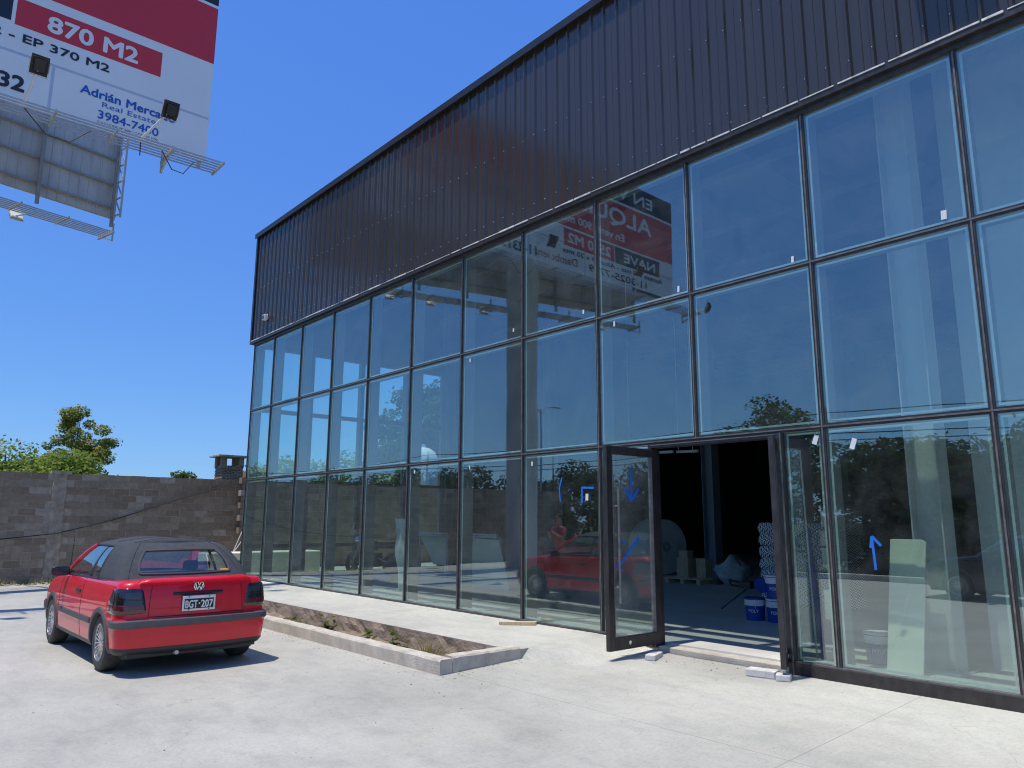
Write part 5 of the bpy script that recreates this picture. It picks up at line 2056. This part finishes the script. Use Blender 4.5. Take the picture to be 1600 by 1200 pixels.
# ------------------------------------------------------------------ bystander (seen mirrored in the glass)
def skin_figure(name, verts, edges, radii, m, parent, root=0, sub=2):
    me = bpy.data.meshes.new(name)
    me.from_pydata(verts, edges, [])
    o = bpy.data.objects.new(name, me)
    COL.objects.link(o)
    sk = o.modifiers.new('skin', 'SKIN')
    sk.use_smooth_shade = True
    if not me.skin_vertices:
        me.skin_vertices.new(name='')
    for i, rr_ in enumerate(radii):
        v = me.skin_vertices[0].data[i]
        v.radius = rr_ if isinstance(rr_, tuple) else (rr_, rr_)
        v.use_root = (i == root)
        v.use_loose = False
    sb = o.modifiers.new('sub', 'SUBSURF')
    sb.levels = sb.render_levels = sub
    me.materials.append(m)
    if parent:
        o.parent = parent
    return o


PE = thing('person', 'person in a pink-red shirt and beige trousers mirrored beside the red car', 'person', (.35, 14.8, GC), R(-90))
V, Ed, Ra = [], [], []


def jv(p, rr_, par=None):
    V.append(p)
    Ra.append(rr_)
    if par is not None:
        Ed.append((par, len(V) - 1))
    return len(V) - 1


# x to the side, y forward, z up
pel = jv((0, 0, .98), (.15, .11))
ws = jv((0, .01, 1.14), (.14, .10), pel)
ch = jv((0, .0, 1.34), (.165, .115), ws)
nk0 = jv((0, -.01, 1.50), (.07, .07), ch)
nk1 = jv((0, .01, 1.58), (.052, .055), nk0)
hd0 = jv((0, .035, 1.64), (.066, .078), nk1)
hd1 = jv((0, .03, 1.72), (.075, .092), hd0)
hd2 = jv((0, .02, 1.79), (.058, .070), hd1)
for sd in (-1, 1):
    h0 = jv((sd * .10, 0, .90), (.088, .092), pel)
    kn = jv((sd * .115, .03, .50), (.058, .060), h0)
    cf = jv((sd * .118, -.005, .36), (.052, .056), kn)
    an = jv((sd * .12, -.01, .09), (.036, .040), cf)
    jv((sd * .125, .08, .045), (.042, .035), an)
    toe = jv((sd * .13, .17, .035), (.036, .026), len(V) - 1)
    sh = jv((sd * .19, 0, 1.43), (.058, .058), ch)
    el = jv((sd * .245, .08, 1.17), (.040, .040), sh)
    wr = jv((sd * .10, .28, 1.30), (.026, .024), el)
    pm_ = jv((sd * .075, .33, 1.345), (.036, .020), wr)
    for f, (dx, dz, L) in enumerate(((.030, .02, .05), (.012, .035, .07), (-.006, .038, .075), (-.022, .034, .068), (-.036, .025, .055))):
        b_ = jv((sd * (.075 + dx), .345 + (.0 if f else .02), 1.345 + dz), .009, pm_)
        c_ = jv((sd * (.068 + dx * 1.15), .375, 1.345 + dz + L * .45), .0085, b_)
        jv((sd * (.050 + dx * 1.15), .385, 1.345 + dz + L * .8), .007, c_)
skin_figure('body', V, Ed, Ra, MT['skin'], PE)
V, Ed, Ra = [], [], []
a = jv((0, 0, .93), (.170, .135))
b = jv((0, .01, 1.14), (.160, .125), a)
c = jv((0, 0, 1.34), (.182, .135), b)
jv((0, -.01, 1.47), (.10, .09), c)
for sd in (-1, 1):
    s1 = jv((sd * .19, 0, 1.43), (.075, .075), c)
    jv((sd * .236, .06, 1.22), (.066, .066), s1)
skin_figure('shirt', V, Ed, Ra, MT['shirt'], PE)
V, Ed, Ra = [], [], []
a = jv((0, 0, .97), (.162, .125))
for sd in (-1, 1):
    h0 = jv((sd * .10, 0, .86), (.104, .108), a)
    kn = jv((sd * .115, .03, .50), (.078, .080), h0)
    jv((sd * .12, -.01, .10), (.066, .072), kn)
skin_figure('trousers', V, Ed, Ra, MT['beige'], PE)
k = M()
pts = []
for i in range(8):
    t = i / 7
    ph = math.pi / 2 * t
    pts.append([(.086 * math.cos(ph) * math.cos(a_), .0 + .104 * math.cos(ph) * math.sin(a_) + (.012 if math.sin(a_) < 0 else -.012), 1.735 + .10 * math.sin(ph) - (.06 if math.sin(a_) < -.2 and i == 0 else 0)) for a_ in np.linspace(0, 2 * math.pi, 21)])
k.grid(pts)
k.build('hair', MT['hair'], PE, smooth=True)
for sd in (-1, 1):
    M().lathe([(0, .012), (.010, .008), (.012, 0), (.008, -.004)], (sd * .032, .118, 1.705), 'y', 10).build('eye', MT['black'], PE)
    M().lathe([(0, .006), (.024, .004), (.03, -.01)], (sd * .09, .03, 1.70), 'x', 10).build('ear', MT['skin'], PE, smooth=True)
    M().box((sd * .13 - .05, -.06, .0), (sd * .13 + .05, .21, .075)).build('shoe', MT['black'], PE, bevel=.03)
M().prism([(-.014, .115, 1.66), (.014, .115, 1.66), (.006, .112, 1.71), (-.006, .112, 1.71)], (0, .026, -.006)).build('nose', MT['skin'], PE, bevel=.005)
M().box((-.025, .108, 1.628), (.025, .119, 1.636)).build('mouth', MT['shirt'], PE, bevel=.003)
M().box((-.055, .392, 1.37), (.055, .401, 1.45)).build('phone', MT['black'], None, bevel=.004)
ph = bpy.data.objects['phone']
ph.matrix_world = Matrix.Translation(Vector((.35, 14.8, GC))) @ Matrix.Rotation(R(-90), 4, 'Z')
tag(ph, 'black phone held up by the person in the pink-red shirt', 'phone')
